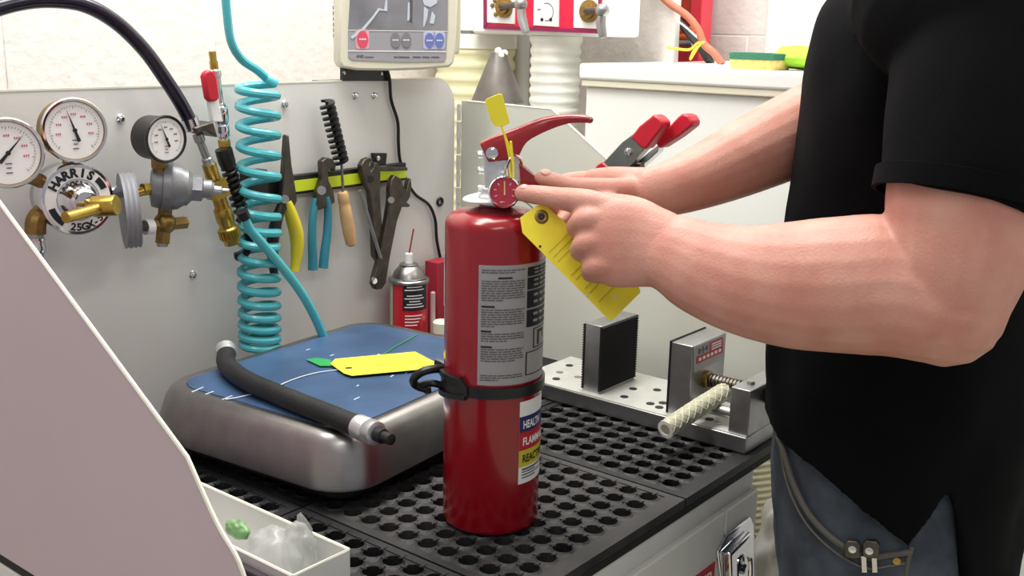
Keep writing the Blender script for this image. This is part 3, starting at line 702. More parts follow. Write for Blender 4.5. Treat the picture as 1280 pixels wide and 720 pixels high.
# ================================================================== WEIGHING DISPLAY
PN = V((-0.42, -0.907, 0.0)).normalized(); P0 = W(495, 60, 0.05)
def onp(px, py, off=0.0):
    d = ray(px, py); q = P0 + PN*off; return CAM + d*((q-CAM).dot(PN)/d.dot(PN))
ind = thing('weighing_display', 'cream weighing display with grey keypad on a black bracket above panel', 'display', P0)
def pslab(px, off, th, mb=None):
    return (mb or MB()).slab([onp(x, y, off) for x, y in px], PN, th)
pslab(((418, -60), (566, -60), (562, 50), (559, 78), (553, 83), (520, 86), (480, 87.5), (440, 87), (421, 84), (416, 76)), -0.03, 0.03).build('front_shell', M_cream, ind, bevel=0.004, seg=3)
pslab(((424, -55), (552, -55), (551, 40), (549, 66), (440, 64), (424, 62)), -0.12, 0.09).build('rear_shell', M_cream, ind, bevel=0.004)
pslab(((424, 58), (432, 56), (440, 66), (425, 68)), -0.135, 0.03).build('rear_foot', M_cream, ind, bevel=0.002)
# left side label: flat print on the rear shell's side
A = onp(424, -55, -0.105); B = onp(424, 62, -0.105); 
sd = -PN; upv = V((0, 0, 1)); lx = PN.cross(upv)
edge = onp(424, 30, -0.075); nn = (onp(424, 30) - onp(432, 30)).normalized()
m = MB(); m.slab([edge + nn*0.0004 + sd*a + V((0, 0, b)) for a, b in ((-0.012, -0.03), (0.034, -0.03), (0.034, 0.12), (-0.012, 0.12))], nn, 0.0004); sl_ = m.build('side_label', M_paper, ind)
m = MB()
for k in range(5):
    for j in range(14):
        if random.random() < 0.7: m.slab([edge + nn*0.0009 + sd*(a + k*0.008) + V((0, 0, b + j*0.009-0.022)) for a, b in ((-0.006, 0), (-0.002, 0), (-0.002, 0.006), (-0.006, 0.006))], nn, 0.0002)
m.build('label_print', M_print, sl_, flat=True)
film = pslab(((440, -50), (560, -50), (559, 38), (435, 37)), 0.0, 0.0016).build('film_window', M_lcd, ind)
m = MB()
for pl in (((438, 46), (452, 36), (466, 20), (473, 10), (480, 12), (482, 0), (484, 0), (484, 14), (474, 13), (467, 23), (454, 39), (440, 49)), ((530, 8), (535, 12), (534, 22), (530, 34), (529, 34)), ((540, 14), (544, 20), (542, 30), (537, 29)), ((527, -6), (530, 6), (538, 9), (546, 4), (548, -6)), ((510, 3), (514, 3), (515, 12), (511, 26), (509, 26))):
    pslab(pl, 0.0016, 0.0006).build('film_crease', M_film, film)
pslab(((512, -20), (516, -20), (515, 28), (512, 26)), 0.0016, 0.0007).build('film_gap', M_print, film)
key = pslab(((435, 37), (559, 38), (557, 73), (554, 77), (500, 77.5), (440, 75), (435, 71)), 0.0, 0.0012).build('keypad', M_key, ind)
m = MB(); 
for pl in (((435, 37.3), (559, 38.7), (559, 39.7), (435, 38.3)), ((435, 63), (558, 64), (558, 65.3), (435, 64.3))): pslab(pl, 0.0013, 0.0004, m)
m.build('white_rule', M_paper, key)
X, Y, n = basis(PN)
def button(px, py, r, m_, name='button', pad=None):
    c = onp(px, py, 0.0012)
    if pad: MB().slab([c + X*a + Y*b for a, b in rrect(r*2.1, r*2.9, r*0.4, 3)], n, 0.0005).build('button_pad', pad, key)
    o = MB(); ring = [c + X*(r*0.86*math.cos(2*PI*j/24)) + Y*(r*1.25*math.sin(2*PI*j/24)) for j in range(24)]
    o.slab(ring, n, 0.0012); b = o.build(name, m_, key)
    l_ = MB(); 
    for q in range(3): l_.box(c + n*0.0013 + X*((q-1)*r*0.38), (r*0.28, r*0.22, 0.0003), (X, Y, n))
    l_.build('button_print', M_paper, b, flat=True)
button(453, 49, 0.0105, mat('pink_key', '#e0566f', 0.4), pad=mat('pale_pink', '#e6a9b6', 0.5))
for px in (494, 507.5): button(px, 50, 0.0095, mat('dark_grey_key', '#85858a', 0.4))
for px in (536.5, 549): button(px, 50.5, 0.0095, mat('blue_key', '#6f80c0', 0.4), pad=mat('pale_blue', '#c3c6e0', 0.5))
m = MB(); 
def fl(px, py):
    o = onp(px, py, 0.0014); return lambda x, y: o + X*x + Y*y
letter(m, 'AND', fl(445, 72), 0.0040, bold=0.05); pslab(((456, 70.6), (467, 70.9), (467, 72), (456, 71.8)), 0.0013, 0.0003, m)
for k, (a, b) in enumerate(((492, 497), (498, 512), (516, 526), (528, 537), (539, 549))): pslab(((a, 70.5), (b, 70.8), (b, 72.2), (a, 72)), 0.0013, 0.0003, m)
m.build('print', M_print, key, flat=True)
bk = MB().slab([W(px, py, -0.004) for px, py in ((425, 84), (482, 87), (482, 101), (425, 101))], (0, -1, 0), 0.006)
bkt = bk.build('bracket', M_black, ind)
MB().box((W(453, 101, 0).x, YP+0.0245, 1.362), (0.13, 0.045, 0.006)).build('bracket_foot', M_black, ind)
MB().slab([W(px, py, -0.004) for px, py in ((430, 78), (478, 78), (478, 86), (430, 86))], (0, 1, 0), 0.01).build('bracket_neck', M_black, ind)
for px, py in ((430, 91), (477, 92)): MB().lathe([(0.003, 0), (0.003, 0.001), (0.0015, 0.0018)], W(px, py, 0.0022), (0, -1, 0), 10).build('screw', M_chrome, bkt)
# ================================================================== FIRE EXTINGUISHER
UX = V((RR.x, RR.y, 0)).normalized(); VX = V((RF.x, RF.y, 0)).normalized(); ZZ = V((0, 0, 1))
def Ex(px, py, dv=0.0):
    d = ray(px, py); p0 = VX*dv; return CAM + d*((p0-CAM).dot(VX)/d.dot(VX))
RE = 0.055
ext = thing('fire_extinguisher', 'red fire extinguisher standing upright on the black mat', 'fire extinguisher', (0, 0, ZB))
ztop = Ex(620, 258).z
zs = ztop - 0.021
prof = [(RE-0.004, 0), (RE-0.001, 0.002), (RE, 0.006), (RE, zs-ZB)]
for i in range(1, 9):
    a = PI/2*i/8; prof.append((RE-0.024+0.024*math.cos(a), zs-ZB+0.017*math.sin(a)))
prof += [(0.024, zs-ZB+0.0185), (0.018, zs-ZB+0.020), (0.016, zs-ZB+0.024)]
MB().lathe(prof, (0, 0, ZB+0.0012), ZZ, 64).build('cylinder', M_red, ext, angle=50)
def cyp(phi, z, rr_=RE): return UX*(rr_*math.sin(phi)) - VX*(rr_*math.cos(phi)) + ZZ*z
def zpx(px, py, phi): 
    # height of the cylinder surface point seen at a pixel row
    return Ex(px, py, -RE*math.cos(phi)).z
def phi_of(px, py):
    u = Ex(px, py, -0.04).dot(UX); u = max(-RE*0.999, min(RE*0.999, u)); p = math.asin(u/RE)
    for _ in range(3):
        u = Ex(px, py, -RE*math.cos(p)).dot(UX); u = max(-RE*0.999, min(RE*0.999, u)); p = math.asin(u/RE)
    return p
def cpatch(mb, p0, p1, z0, z1, dr, n=20):
    return mb.grid(lambda u, v: cyp(u, v, RE+dr), [p0+(p1-p0)*i/n for i in range(n+1)], [z0, z1])
# grey instruction label
pl0 = phi_of(598, 400); zt_l = zpx(600, 331, pl0); zb_l = zpx(600, 481, pl0); pl1 = 1.75
lbl = cpatch(MB(), pl0, pl1, zb_l, zt_l, 0.0003, 30).build('instruction_label', M_lab, ext)
H = zt_l - zb_l
m = MB(); pw = 0.86*(phi_of(655, 400)-pl0)/0.86
pA = pl0+0.06; pB = phi_of(655, 400)
rows = [(0.02, 0.015), ] 
yy = 0.03
def lines(y0, n, last=0.7, step=0.0195, hgt=0.010):
    for k in range(n):
        yv = y0 + k*step; wv = (pB-pA)*(last if k == n-1 else 1.0)
        nseg = 5; pos = 0
        while pos < wv-0.03:
            l = random.uniform(0.05, 0.16); cpatch(m, pA+pos, pA+min(pos+l, wv), zt_l-H*(yv+hgt), zt_l-H*yv, 0.0006, 3); pos += l+0.018
lines(0.035, 2, 0.8); lines(0.125, 9, 0.5); lines(0.36, 8, 0.3); lines(0.56, 4, 0.6); lines(0.69, 6, 0.8); lines(0.91, 3, 0.4)
m.build('label_print', M_print, lbl, flat=True)
m = MB()
pm = (pA+pB)/2
for a, b, y in ((pm-0.12, pm+0.16, 0.095), (pA, pA+0.26, 0.33), (pA, pA+0.2, 0.535), (pA, pA+0.22, 0.665)): cpatch(MB(), a, b, zt_l-H*(y+0.016), zt_l-H*y, 0.0007, 4).build('label_heading', M_labd, lbl, flat=True)
p0, p1 = phi_of(658, 400), 1.62
m = MB(); mw = MB()
for a, b in ((0.03, 0.105), (0.115, 0.215), (0.225, 0.37), (0.385, 0.53)):
    cpatch(m, p0, p1, zt_l-H*b, zt_l-H*a, 0.0006, 14)
    for k in range(2):
        for q in range(3): cpatch(mw, p0+0.18+q*0.2, p0+0.32+q*0.2, zt_l-H*(a+(b-a)*(0.35+0.4*k)), zt_l-H*(a+(b-a)*(0.2+0.4*k)), 0.0009, 3)
for a, b, c_, d in ((p0+0.2, p1-0.1, 0.55, 0.72), (p0, p1, 0.74, 0.94)):   # outlined boxes
    t_ = 0.008
    for y0, y1 in ((c_, c_+t_), (d-t_, d)): cpatch(m, a, b, zt_l-H*y1, zt_l-H*y0, 0.0006, 10)
    for u0, u1 in ((a, a+0.035), (b-0.035, b)): cpatch(m, u0, u1, zt_l-H*d, zt_l-H*c_, 0.0006, 2)
cpatch(m, p0+0.34, p0+0.42, zt_l-H*0.70, zt_l-H*0.585, 0.0006, 2); cpatch(m, p0+0.34, p0+0.62, zt_l-H*0.60, zt_l-H*0.575, 0.0006, 3); cpatch(m, p0+0.56, p0+0.62, zt_l-H*0.66, zt_l-H*0.585, 0.0006, 2)
m.build('label_panel', M_labd, lbl, flat=True); mw.build('panel_print', M_lab, lbl, flat=True)
# hazard label
ph0 = phi_of(649, 550); zt_h = zpx(650, 503, ph0); zb_h = zpx(645, 606, ph0); ph1 = 1.65; H2 = zt_h-zb_h
haz = cpatch(MB(), ph0, ph1, zb_h, zt_h, 0.0003, 20).build('hazard_label', M_paper, ext)
for a, b, mm, nm, s, tm in ((0.18, 0.37, M_navy, 'blue_band', 'HEALTH', M_paper), (0.37, 0.59, M_redpr, 'red_band', 'FLAMMABILITY', M_paper), (0.59, 0.79, M_yelpr, 'yellow_band', 'REACTIVITY', M_labd)):
    bd = cpatch(MB(), ph0, ph1, zt_h-H2*b, zt_h-H2*a, 0.0006, 20).build(nm, mm, haz)
    z0 = zt_h-H2*((a+b)/2) - 0.0048; m = MB()
    letter(m, s, lambda x, y: cyp(ph0+0.09+x/RE, z0+y, RE+0.0009), 0.0088, width=0.0050*len(s), bold=0.03)
    m.build('lettering', tm, haz, flat=True)
m = MB()
for k in range(4):
    z = zt_h-H2*(0.815+k*0.035); cpatch(m, ph0+0.08, ph0+0.5+0.5*((k+1) % 2), z-0.0014 if k else z-0.002, z, 0.0007, 8)
m.build('fine_print', M_print, haz, flat=True)
# white label round the left side
pa = phi_of(563, 350); za, zb_ = zpx(560, 318, pa), zpx(560, 388, pa)
sdl = cpatch(MB(), -1.75, -1.40+0.03, zb_, za, 0.0004, 8).build('side_label', M_paper, ext)
m = MB(); cpatch(m, -1.62, -1.42, za-0.012, za-0.006, 0.0007, 4); cpatch(m, -1.60, -1.45, zb_+0.004, zb_+0.009, 0.0007, 4); m.build('fine_print', M_print, sdl, flat=True)
# black band with hook
zb1 = zpx(617, 492, 0)
band = MB().lathe([(RE+.0005, -0.006), (RE+.0035, -0.006), (RE+.0035, 0.006), (RE+.0005, 0.006)], (0, 0, zb1), ZZ, 56, caps=False).build('retaining_band', M_black, ext)
m = MB()
def bnd(p0, p1, za_, zb__, th=0.004, h=0.006):
    n = 8; rings = []
    for i in range(n+1):
        f = i/n; p = p0+(p1-p0)*f; z = za_+(zb__-za_)*f
        rings.append([cyp(p, z-h, RE+0.0005), cyp(p, z-h, RE+th), cyp(p, z+h, RE+th), cyp(p, z+h, RE+0.0005)])
    m.loft(rings)
z_u = zpx(560, 463, -1.3); z_l = zpx(570, 493, -0.9)
bnd(-1.45, -0.62, zpx(556, 462, -1.45), zpx(585, 476, -0.62), 0.006, 0.003); bnd(-0.62, -0.45, zpx(585, 476, -.6), zpx(592, 490, -.45), 0.006, 0.005); bnd(-1.45, -0.5, zpx(556, 488, -1.45), zpx(590, 496, -.5), 0.006, 0.003)
m.build('band_buckle', M_black, band)
m = MB()
hk = [Ex(px, py, dv) for px, py, dv in ((560, 462, 0.00), (545, 461, -0.012), (530, 464, -0.018), (519, 471, -0.016), (517, 478, -0.012), (523, 483, -0.008), (533, 486, -0.006))]
m.tube(hk, 0.0048, 10, 6); m.tube([Ex(534, 484, -0.006), Ex(535, 491, -0.006)], 0.0042, 8, 1)
m.tube([Ex(px, py, dv) for px, py, dv in ((526, 482, -0.008), (540, 479, -0.014), (558, 484, -0.012), (575, 494, -0.036))], 0.0042, 8)
m.tube([Ex(px, py, dv) for px, py, dv in ((562, 462, 0.0), (553, 455, 0.006), (545, 452, 0.01))], 0.0045, 8)
m.build('band_hook', M_black, band)
# steel collar ring lying on the neck, valve body
zr = Ex(622, 246).z
cn = (ZZ + UX*(-0.10) + VX*(-0.02)).normalized(); cc_ = Ex(622, 247, 0.0)
cr_ = MB().lathe([(0.021, 0), (0.021, 0.0022), (0.0375, 0.0022), (0.038, 0.0012), (0.0375, 0)], cc_, cn, 48, caps=False)
cr_.lathe([(0.021, 0), (0.0375, 0)], cc_, cn, 48, caps=False)
lab(cr_.build('collar_ring', mat('collar_grey', '#c6c7c5', 0.35), ext), 'pale ring under the valve')
m = MB(); vc = Ex(622, 250, 0.0)
m.lathe([(0.0205, 0), (0.0205, 0.010), (0.017, 0.012), (0.017, 0.020)], Ex(621, 256, 0), ZZ, 24)
bx_ = [Ex(px, py, -0.011) for px, py in ((606, 247), (606, 218), (603, 190), (606, 178), (645, 176), (649, 200), (651, 226), (650, 247))]
m.slab(bx_, VX, 0.022)
m.build('valve_body', M_alu, ext, bevel=0.002)
m = MB()
for px, py in ((600, 193), (600, 213), (601, 236)): m.lathe([(0.004, 0), (0.004, 0.006), (0.0025, 0.007)], Ex(605, py, -0.002), -UX, 10)
m.build('side_stud', M_alu, ext)
MB().lathe([(0.0065, 0), (0.0065, 0.004), (0.004, 0.0055)], Ex(615, 191, -0.016), -VX, 16).build('rivet', M_chrome, ext)
# upper lever (trigger): bent channel, broad at the valve, thin at the tip
top_px = [(600, 178), (620, 169), (645, 160), (670, 150), (690, 145), (710, 143), (730, 144), (738, 147)]
bot_px = [(611, 201), (628, 199), (646, 196), (657, 178), (672, 168), (695, 158), (715, 153), (738, 153)]
T_ = cr(top_px, 4); B_ = cr(bot_px, 4); rings = []
for i, (a, b) in enumerate(zip(T_, B_)):
    f = i/(len(T_)-1); hw_ = 0.0135 - 0.004*f
    p = Ex(a[0], a[1]); q = Ex(b[0], b[1])
    e = 0.22
    rings.append([q - VX*hw_, p.lerp(q, e) - VX*hw_, p - VX*hw_*0.75, p + VX*hw_*0.75, p.lerp(q, e) + VX*hw_, q + VX*hw_])
lev = MB().loft(rings).build('operating_lever', M_red, ext, bevel=0.001, angle=50)
lab(MB().ell(Ex(737, 150), (0.004, 0.009, 0.0036), (UX, VX, ZZ), 12, 8).build('lever_tip', mat('dark_red', '#5a0d18', 0.4), lev), 'dark tip of the lever')
# lower carry handle
lo_t = [Ex(px, py) for px, py in ((642, 196), (655, 207), (668, 218), (682, 227), (700, 232), (716, 235))]
lo_b = [Ex(px, py) for px, py in ((642, 234), (655, 236), (672, 238), (684, 240), (700, 241), (716, 242))]
rings = []
for p, q in zip(lo_t, lo_b): rings.append([q - VX*0.010, p - VX*0.010, p + VX*0.010, q + VX*0.010])
MB().loft(rings).build('carry_handle', M_red, ext, bevel=0.0015)
# pull pin ring and gauge
MB().torus(Ex(643, 212, -0.016), (UX*0.8 - VX*0.6).normalized(), 0.0145, 0.0018, 24, 8, ).build('pull_ring', M_chrome, ext)
MB().cyl(Ex(642, 198, -0.022), Ex(642, 198, 0.02), 0.0022, n=10).build('pull_pin', M_chrome, ext)
gc = Ex(630.5, 240, -0.034); gn = (-VX*0.97 + UX*0.12 + ZZ*0.22).normalized()
X, Y, n = basis(gn); R = 0.0168
cas = MB().lathe([(0.006, -0.026), (0.006, -0.012), (R*0.9, -0.010), (R, -0.008), (R, 0.001), (R*0.93, 0.0025), (R*0.86, 0.0005), (R*0.5, 0.0003)], gc, n, 36).build('pressure_gauge', M_chrome, ext)
gf = mat('red_dial', '#a82038', 0.3, coat=0.4)
MB().lathe([(R*0.87, 0.0004), (R*0.87, 0.0008)], gc, n, 36).build('dial_face', gf, cas)
m = MB(); 
for k in range(7):
    a = math.radians(205 - 230*k/6); d = X*math.cos(a)+Y*math.sin(a); m.box(gc+d*R*0.6+n*0.0011, (R*0.16, R*0.07, 0.0003), (d, n.cross(d), n))
m.build('dial_marks', mat('pale_pink_print', '#d7a0a8', 0.5), cas, flat=True)
MB().slab([gc + X*x*R + Y*y*R + n*0.0013 for x, y in ((-0.05, -0.2), (0.05, -0.2), (0.03, 0.6), (-0.03, 0.6))], n, 0.0005).build('needle', mat('pale_needle', '#c8c070', 0.4), cas)

# yellow tamper seal looped through the pin ring
t = thing('tamper_seal', 'yellow plastic tamper seal flag sticking up from extinguisher lever', 'seal', Ex(640, 200, -0.02))
MB().slab([Ex(px, py, -0.022) for px, py in ((606, 126), (609, 123), (624, 117), (628, 118), (636, 148), (637, 154), (629, 158), (620, 158), (614, 152))], -VX, 0.0012).build('flag', M_yelp, t, bevel=0.0004)
m = MB()
m.tube([Ex(px, py, dv) for px, py, dv in ((626, 156, -0.022), (632, 172, -0.022), (638, 190, -0.022), (641, 205, -0.024), (642, 222, -0.026), (638, 217, -0.023), (637, 200, -0.021), (633, 178, -0.0215), (628, 160, -0.022))], 0.0011, 8, 6)
for k in range(14): m.ell(Ex(638.5+k*0.25, 178+k*2.4, -0.024), 0.0016, nu=8, nv=5)
m.build('beaded_loop', M_yelp, t)

# yellow inspection tag hanging at the neck
t = thing('inspection_tag', 'yellow card tag with eyelet hanging from extinguisher neck behind pointing hand', 'tag', atd(700, 300, 1.13))
corner = {(650, 272): 1.137, (653, 291): 1.139, (765, 401): 1.20, (798, 366): 1.216, (712, 258): 1.185, (672, 257): 1.163, (664, 262): 1.157}
p1, p2, p3 = atd(650, 275, 1.113), atd(765, 401, 1.127), atd(798, 366, 1.136)
tn = (p2-p1).cross(p3-p1).normalized()
if tn.dot(RF) > 0: tn = -tn
def tpt(px, py, off=0.0):
    d = ray(px, py); return CAM + d*((p1+tn*off-CAM).dot(tn)/d.dot(tn))
MB().slab([tpt(px, py) for px, py in ((650, 272), (671, 257), (680, 255), (800, 361), (800, 366), (765, 401), (760, 399), (653, 291))], tn, 0.0005).build('card', M_yel, t)
e = tpt(677, 271, 0.0006); MB().torus(e, tn, 0.0052, 0.0024, 20, 6, rz=0.0006).build('eyelet', M_bronze, t)
MB().lathe([(0.0035, 0), (0.0035, 0.0003)], e, tn, 14).build('eyelet_hole', M_labd, t)
m = MB()
for px, py in ((733, 369), (769, 371)): m.lathe([(0.0018, 0), (0.0018, 0.0002)], tpt(px, py, 0.0007), tn, 10)
m.build('punched_hole', M_panel, t)
MB().lathe([(0.0014, 0), (0.0014, 0.0002)], tpt(675, 308, 0.0007), tn, 10).build('punched_dot', M_labd, t)
m = MB()
for k in range(12):
    f = k/11; ax_, ay_ = 684+62*f, 318+62*f; bx2, by2 = ax_+34, ay_-34
    if k in (3, 4, 7, 10): continue
    a = tpt(ax_+2, ay_-2, 0.0008); b = tpt(bx2, by2, 0.0008); m.tube([a, b], 0.00022, 4, 1)
m.build('printed_lines', M_bronze, t, flat=True)
MB().tube([tpt(677, 271, 0.001), Ex(668, 262, -0.030), Ex(655, 252, -0.034), Ex(640, 250, -0.028)], 0.0006, 6).build('wire', M_mach, t)

# ================================================================== SPRING CLAMP on the sloping side panel
t = thing('spring_clamp', 'metal spring clamp with red vinyl tipped handles gripping the side panel', 'clamp', onx(790, 210, XW))
def cpt(px, py, x): return onx(px, py, x)
def bent(pts, x0, x1, m_, name, par, th=0.003, bev=0.0015):
    """flat strap between two x values following a pixel outline on the plane x0"""
    return MB().slab([cpt(px, py, x0) for px, py in pts], (1, 0, 0), x1-x0).build(name, m_, par, bevel=bev)
XC = XW-0.02
h1 = ((741, 216), (752, 205), (777, 178), (793, 166), (801, 174), (806, 186), (790, 204), (771, 224), (752, 224))
jaw = bent(h1, XC-0.022, XC-0.004, M_steel, 'clamp_arm', t)
h2 = ((772, 222), (790, 208), (810, 190), (824, 180), (822, 190), (800, 210), (790, 222))
bent(h2, XC+0.012, XC+0.030, M_chrome, 'clamp_arm', t)
lab(bent(((788, 172), (798, 158), (812, 147), (816, 143), (822, 146), (828, 152), (828, 159), (812, 180), (806, 187), (800, 184)), XC-0.026, XC+0.000, M_redp, 'handle_grip', t, bev=0.003), 'red vinyl grip')
lab(bent(((818, 178), (832, 162), (846, 147), (852, 142), (860, 144), (865, 152), (864, 158), (846, 172), (824, 186)), XC+0.006, XC+0.034, M_redp, 'handle_grip', t, bev=0.003), 'red vinyl grip')
bent(((738, 220), (745, 207), (752, 202), (760, 208), (764, 222)), XC-0.024, XC-0.002, M_redp, 'jaw_pad', t, bev=0.003)
MB().torus(onx(783, 196, XC+0.004), (0.9, 0.0, -0.4), 0.012, 0.0035, 24, 8).torus(onx(785, 196, XC+0.011), (0.9, 0.0, -0.4), 0.012, 0.0035, 24, 8).build('spring', M_dsteel, t)
MB().lathe([(0.0065, 0), (0.0065, 0.003), (0.003, 0.005)], cpt(786, 190, XC-0.022), (-1, 0, 0), 16).build('rivet', M_chrome, t)
bent(((768, 224), (784, 204), (800, 204), (806, 224)), XC+0.0, XC+0.012, M_dsteel, 'clamp_body', t)

# ================================================================== BENCH VISE
vz = ZB + 0.0012
vise = thing('bench_vise', 'machined steel bench vise with two tall jaws at the right of mat', 'vise', (0.43, 0.05, ZB))
zbs = 0.924
m = MB().box(((0.370+0.515)/2, (0.255-0.138)/2, (vz+zbs)/2), (0.145, 0.393, zbs-vz)); m.build('base_plate', M_mach, vise, bevel=0.0012)
MB().box((0.4425, 0.0585, zbs+0.0004), (0.141, 0.389, 0.0014)).build('top_plate', M_machtop, vise)
m = MB(); mc = MB()
for k, (x, y) in enumerate(((0.40, 0.235), (0.43, 0.215), (0.40, 0.20), (0.43, 0.18), (0.47, 0.225), (0.40, 0.075), (0.44, 0.085), (0.46, 0.055), (0.40, 0.03), (0.415, 0.018), (0.395, 0.012), (0.48, 0.03), (0.395, -0.083), (0.40, -0.066))):
    MB().lathe([(0.0062, 0), (0.0062, 0.0006)], (x, y, zbs+0.0012), ZZ, 18).build(*(('bright_screw', M_chrome) if k in (3, 12, 1) else ('bolt_hole', M_labd)), vise)
j1 = MB().box((0.434, 0.1250, (zbs+1.0295)/2), (0.098, 0.030, 1.0295-zbs)).build('fixed_jaw', M_mach, vise, bevel=0.001)
m = MB()
def serr(y, sgn, x0, x1):
    n = 26
    zs_ = [zbs+0.004+(1.0285-zbs-0.004)*i/n for i in range(n+1)]
    m2 = MB(); prof = []
    for i in range(n): prof += [(0.0, zs_[i]), (0.0028, (zs_[i]+zs_[i+1])/2)]
    prof += [(0.0, zs_[n]), (-0.002, zs_[n]), (-0.002, zs_[0])]
    return m2.slab([V((x0, y+sgn*a, z)) for a, z in prof], (1, 0, 0), x1-x0)
lab(serr(0.110, -1, 0.384, 0.484).build('jaw_face', M_blackm, vise, flat=True), 'black serrated jaw face')
lab(serr(0.1405, 1, 0.384, 0.484).build('jaw_face', M_blackm, vise, flat=True), 'black serrated jaw face')
j2 = MB().box((0.434, -0.0245, (zbs+1.0295)/2), (0.098, 0.034, 1.0295-zbs)).build('moving_jaw', M_mach, vise, bevel=0.001)
lab(MB().box((0.434, -0.0065, (zbs+1.031)/2), (0.1, 0.0025, 1.031-zbs)).build('jaw_face', M_blackm, vise), 'thin black jaw face')
yl = -0.0418
lc = [ony(px, py, yl) for px, py in ((867, 434), (905, 418), (905, 448), (867, 466))]
lb = MB().slab(lc, (0, -1, 0), 0.0004).build('maker_label', M_lab, vise)
def bil(s, t_, off=0.0006):
    return lc[3].lerp(lc[2], s).lerp(lc[0].lerp(lc[1], s), t_) + V((0, -off, 0))
m = MB(); m.slab([bil(0.08, 0.30), bil(0.94, 0.30), bil(0.94, 0.92), bil(0.5, 0.92), bil(0.5, 0.58), bil(0.08, 0.58)], (0, -1, 0), 0.0003); m.build('red_print', M_redpr, lb)
m = MB()
for a, b, c_, d in ((0.14, 0.44, 0.74, 0.78), (0.27, 0.31, 0.62, 0.90), (0.14, 0.2, 0.66, 0.86), (0.38, 0.44, 0.66, 0.86)): m.slab([bil(a, c_), bil(b, c_), bil(b, d), bil(a, d)], (0, -1, 0), 0.0003)
m.build('emblem', M_print, lb)
m = MB()
for k in range(3): m.slab([bil(0.56, 0.85-k*0.1, 0.0012), bil(0.88, 0.85-k*0.1, 0.0012), bil(0.88, 0.80-k*0.1, 0.0012), bil(0.56, 0.80-k*0.1, 0.0012)], (0, -1, 0), 0.0002)
for k in range(6): m.slab([bil(0.14+k*0.13, 0.38, 0.0012), bil(0.22+k*0.13, 0.38, 0.0012), bil(0.22+k*0.13, 0.5, 0.0012), bil(0.14+k*0.13, 0.5, 0.0012)], (0, -1, 0), 0.0002)
m.build('label_print', M_paper, lb, flat=True)
# screw
sx, sz = 0.428, 0.972; m = MB(); hel = []
for i in range(12*12+1): hel.append(V((sx+0.0085*math.cos(i*PI/6), -0.045-0.064*i/144, sz+0.0085*math.sin(i*PI/6))))
m.cyl((sx, -0.040, sz), (sx, -0.20, sz), 0.0080, n=20).tube(hel, 0.0022, 5, 1)
m.build('screw', M_dsteel, vise)
MB().lathe([(0.013, 0), (0.013, 0.006), (0.011, 0.008)], (sx, -0.0415, sz), (0, -1, 0), 20).build('screw_collar', M_bronze, vise)
MB().box((0.4235, -0.1225, (zbs+0.989)/2), (0.097, 0.029, 0.989-zbs)).build('end_block', M_mach, vise, bevel=0.0012)
m = MB(); m.lathe([(0.006, 0), (0.006, 0.004)], (0.405, -0.122, 0.989), ZZ, 6); m.lathe([(0.006, 0), (0.006, 0.004)], (0.462, -0.122, 0.989), ZZ, 6); m.build('cap_screw', M_mach, vise)
MB().cyl((sx, -0.137, sz), (sx, -0.205, sz), 0.013, n=20).build('screw_head', M_black, vise)
for xg in (0.395, 0.455): MB().cyl((xg, -0.04, 0.944), (xg, -0.108, 0.944), 0.008, n=16).build('guide_rod', M_mach, vise)
# braided hose piece
t = thing('braided_hose', 'short piece of translucent braided hose lying across the vise base', 'hose', onz(860, 520, 0.936))
rb_ = 0.0125
hA = onz(832, 537, 0.9385); hB = ony(906, 489, -0.076)
hm = hA.lerp(hB, 0.55) + V((0, 0, 0.001))
m = MB(); m.tube([hA, hm, hB], rb_, 18, 8); m.build('hose_wall', M_clear, t)
d = (hB-hA).normalized(); MB().lathe([(rb_*1.01, -0.0006), (rb_*0.62, -0.0008), (rb_*0.55, 0.004)], hA, d, 18, caps=False).build('cut_end', M_duct, t)
m = MB(); x_, y_, _ = basis(d); L = (hB-hA).length
for s in (1, -1):
    for o in range(6):
        pts_ = []
        for i in range(25):
            f = i/24; c_ = hA.lerp(hB, f); c_ = c_ + V((0, 0, 0.001))*(1-abs(f-0.55)/0.55); an = s*(2*PI*1.5*f) + o*2*PI/6
            pts_.append(c_ + (x_*math.cos(an)+y_*math.sin(an))*(rb_+0.0002))
        m.tube(pts_, 0.0005, 4, 1)
m.build('braid', mat('braid_thread', '#dcdccc', 0.6), t)

# ================================================================== PARTS BIN at the front left
bn = thing('parts_bin', 'white sheet metal parts bin on the mat, holding plastic bags', 'bin', (-0.287, 0.09, ZB))
zb2 = 0.9015; zt2 = 0.968
x0b, x1b, y0b, y1b = -0.322, -0.254, -0.036, 0.215; th = 0.0022
for nm, c, s in (('wall', (x1b, (y0b+y1b)/2, (zb2+zt2)/2), (th, y1b-y0b, zt2-zb2)), ('wall', (x0b, (y0b+y1b)/2, (zb2+zt2)/2), (th, y1b-y0b, zt2-zb2)), ('wall', ((x0b+x1b)/2, y0b, (zb2+zt2)/2), (x1b-x0b, th, zt2-zb2)), ('wall', ((x0b+x1b)/2, y1b, (zb2+zt2)/2), (x1b-x0b, th, zt2-zb2))):
    MB().box(c, s).build(nm, M_cab, bn)
MB().box(((x0b+x1b)/2, (y0b+y1b)/2, zb2+0.001), (x1b-x0b, y1b-y0b, 0.002)).build('floor_plate', M_cab, bn)
m = MB(); m.tube([(x0b, y0b, zt2), (x1b, y0b, zt2), (x1b, y1b, zt2), (x0b, y1b, zt2), (x0b, y0b, zt2)], 0.0017, 6, 1); m.build('rim', M_edge, bn)
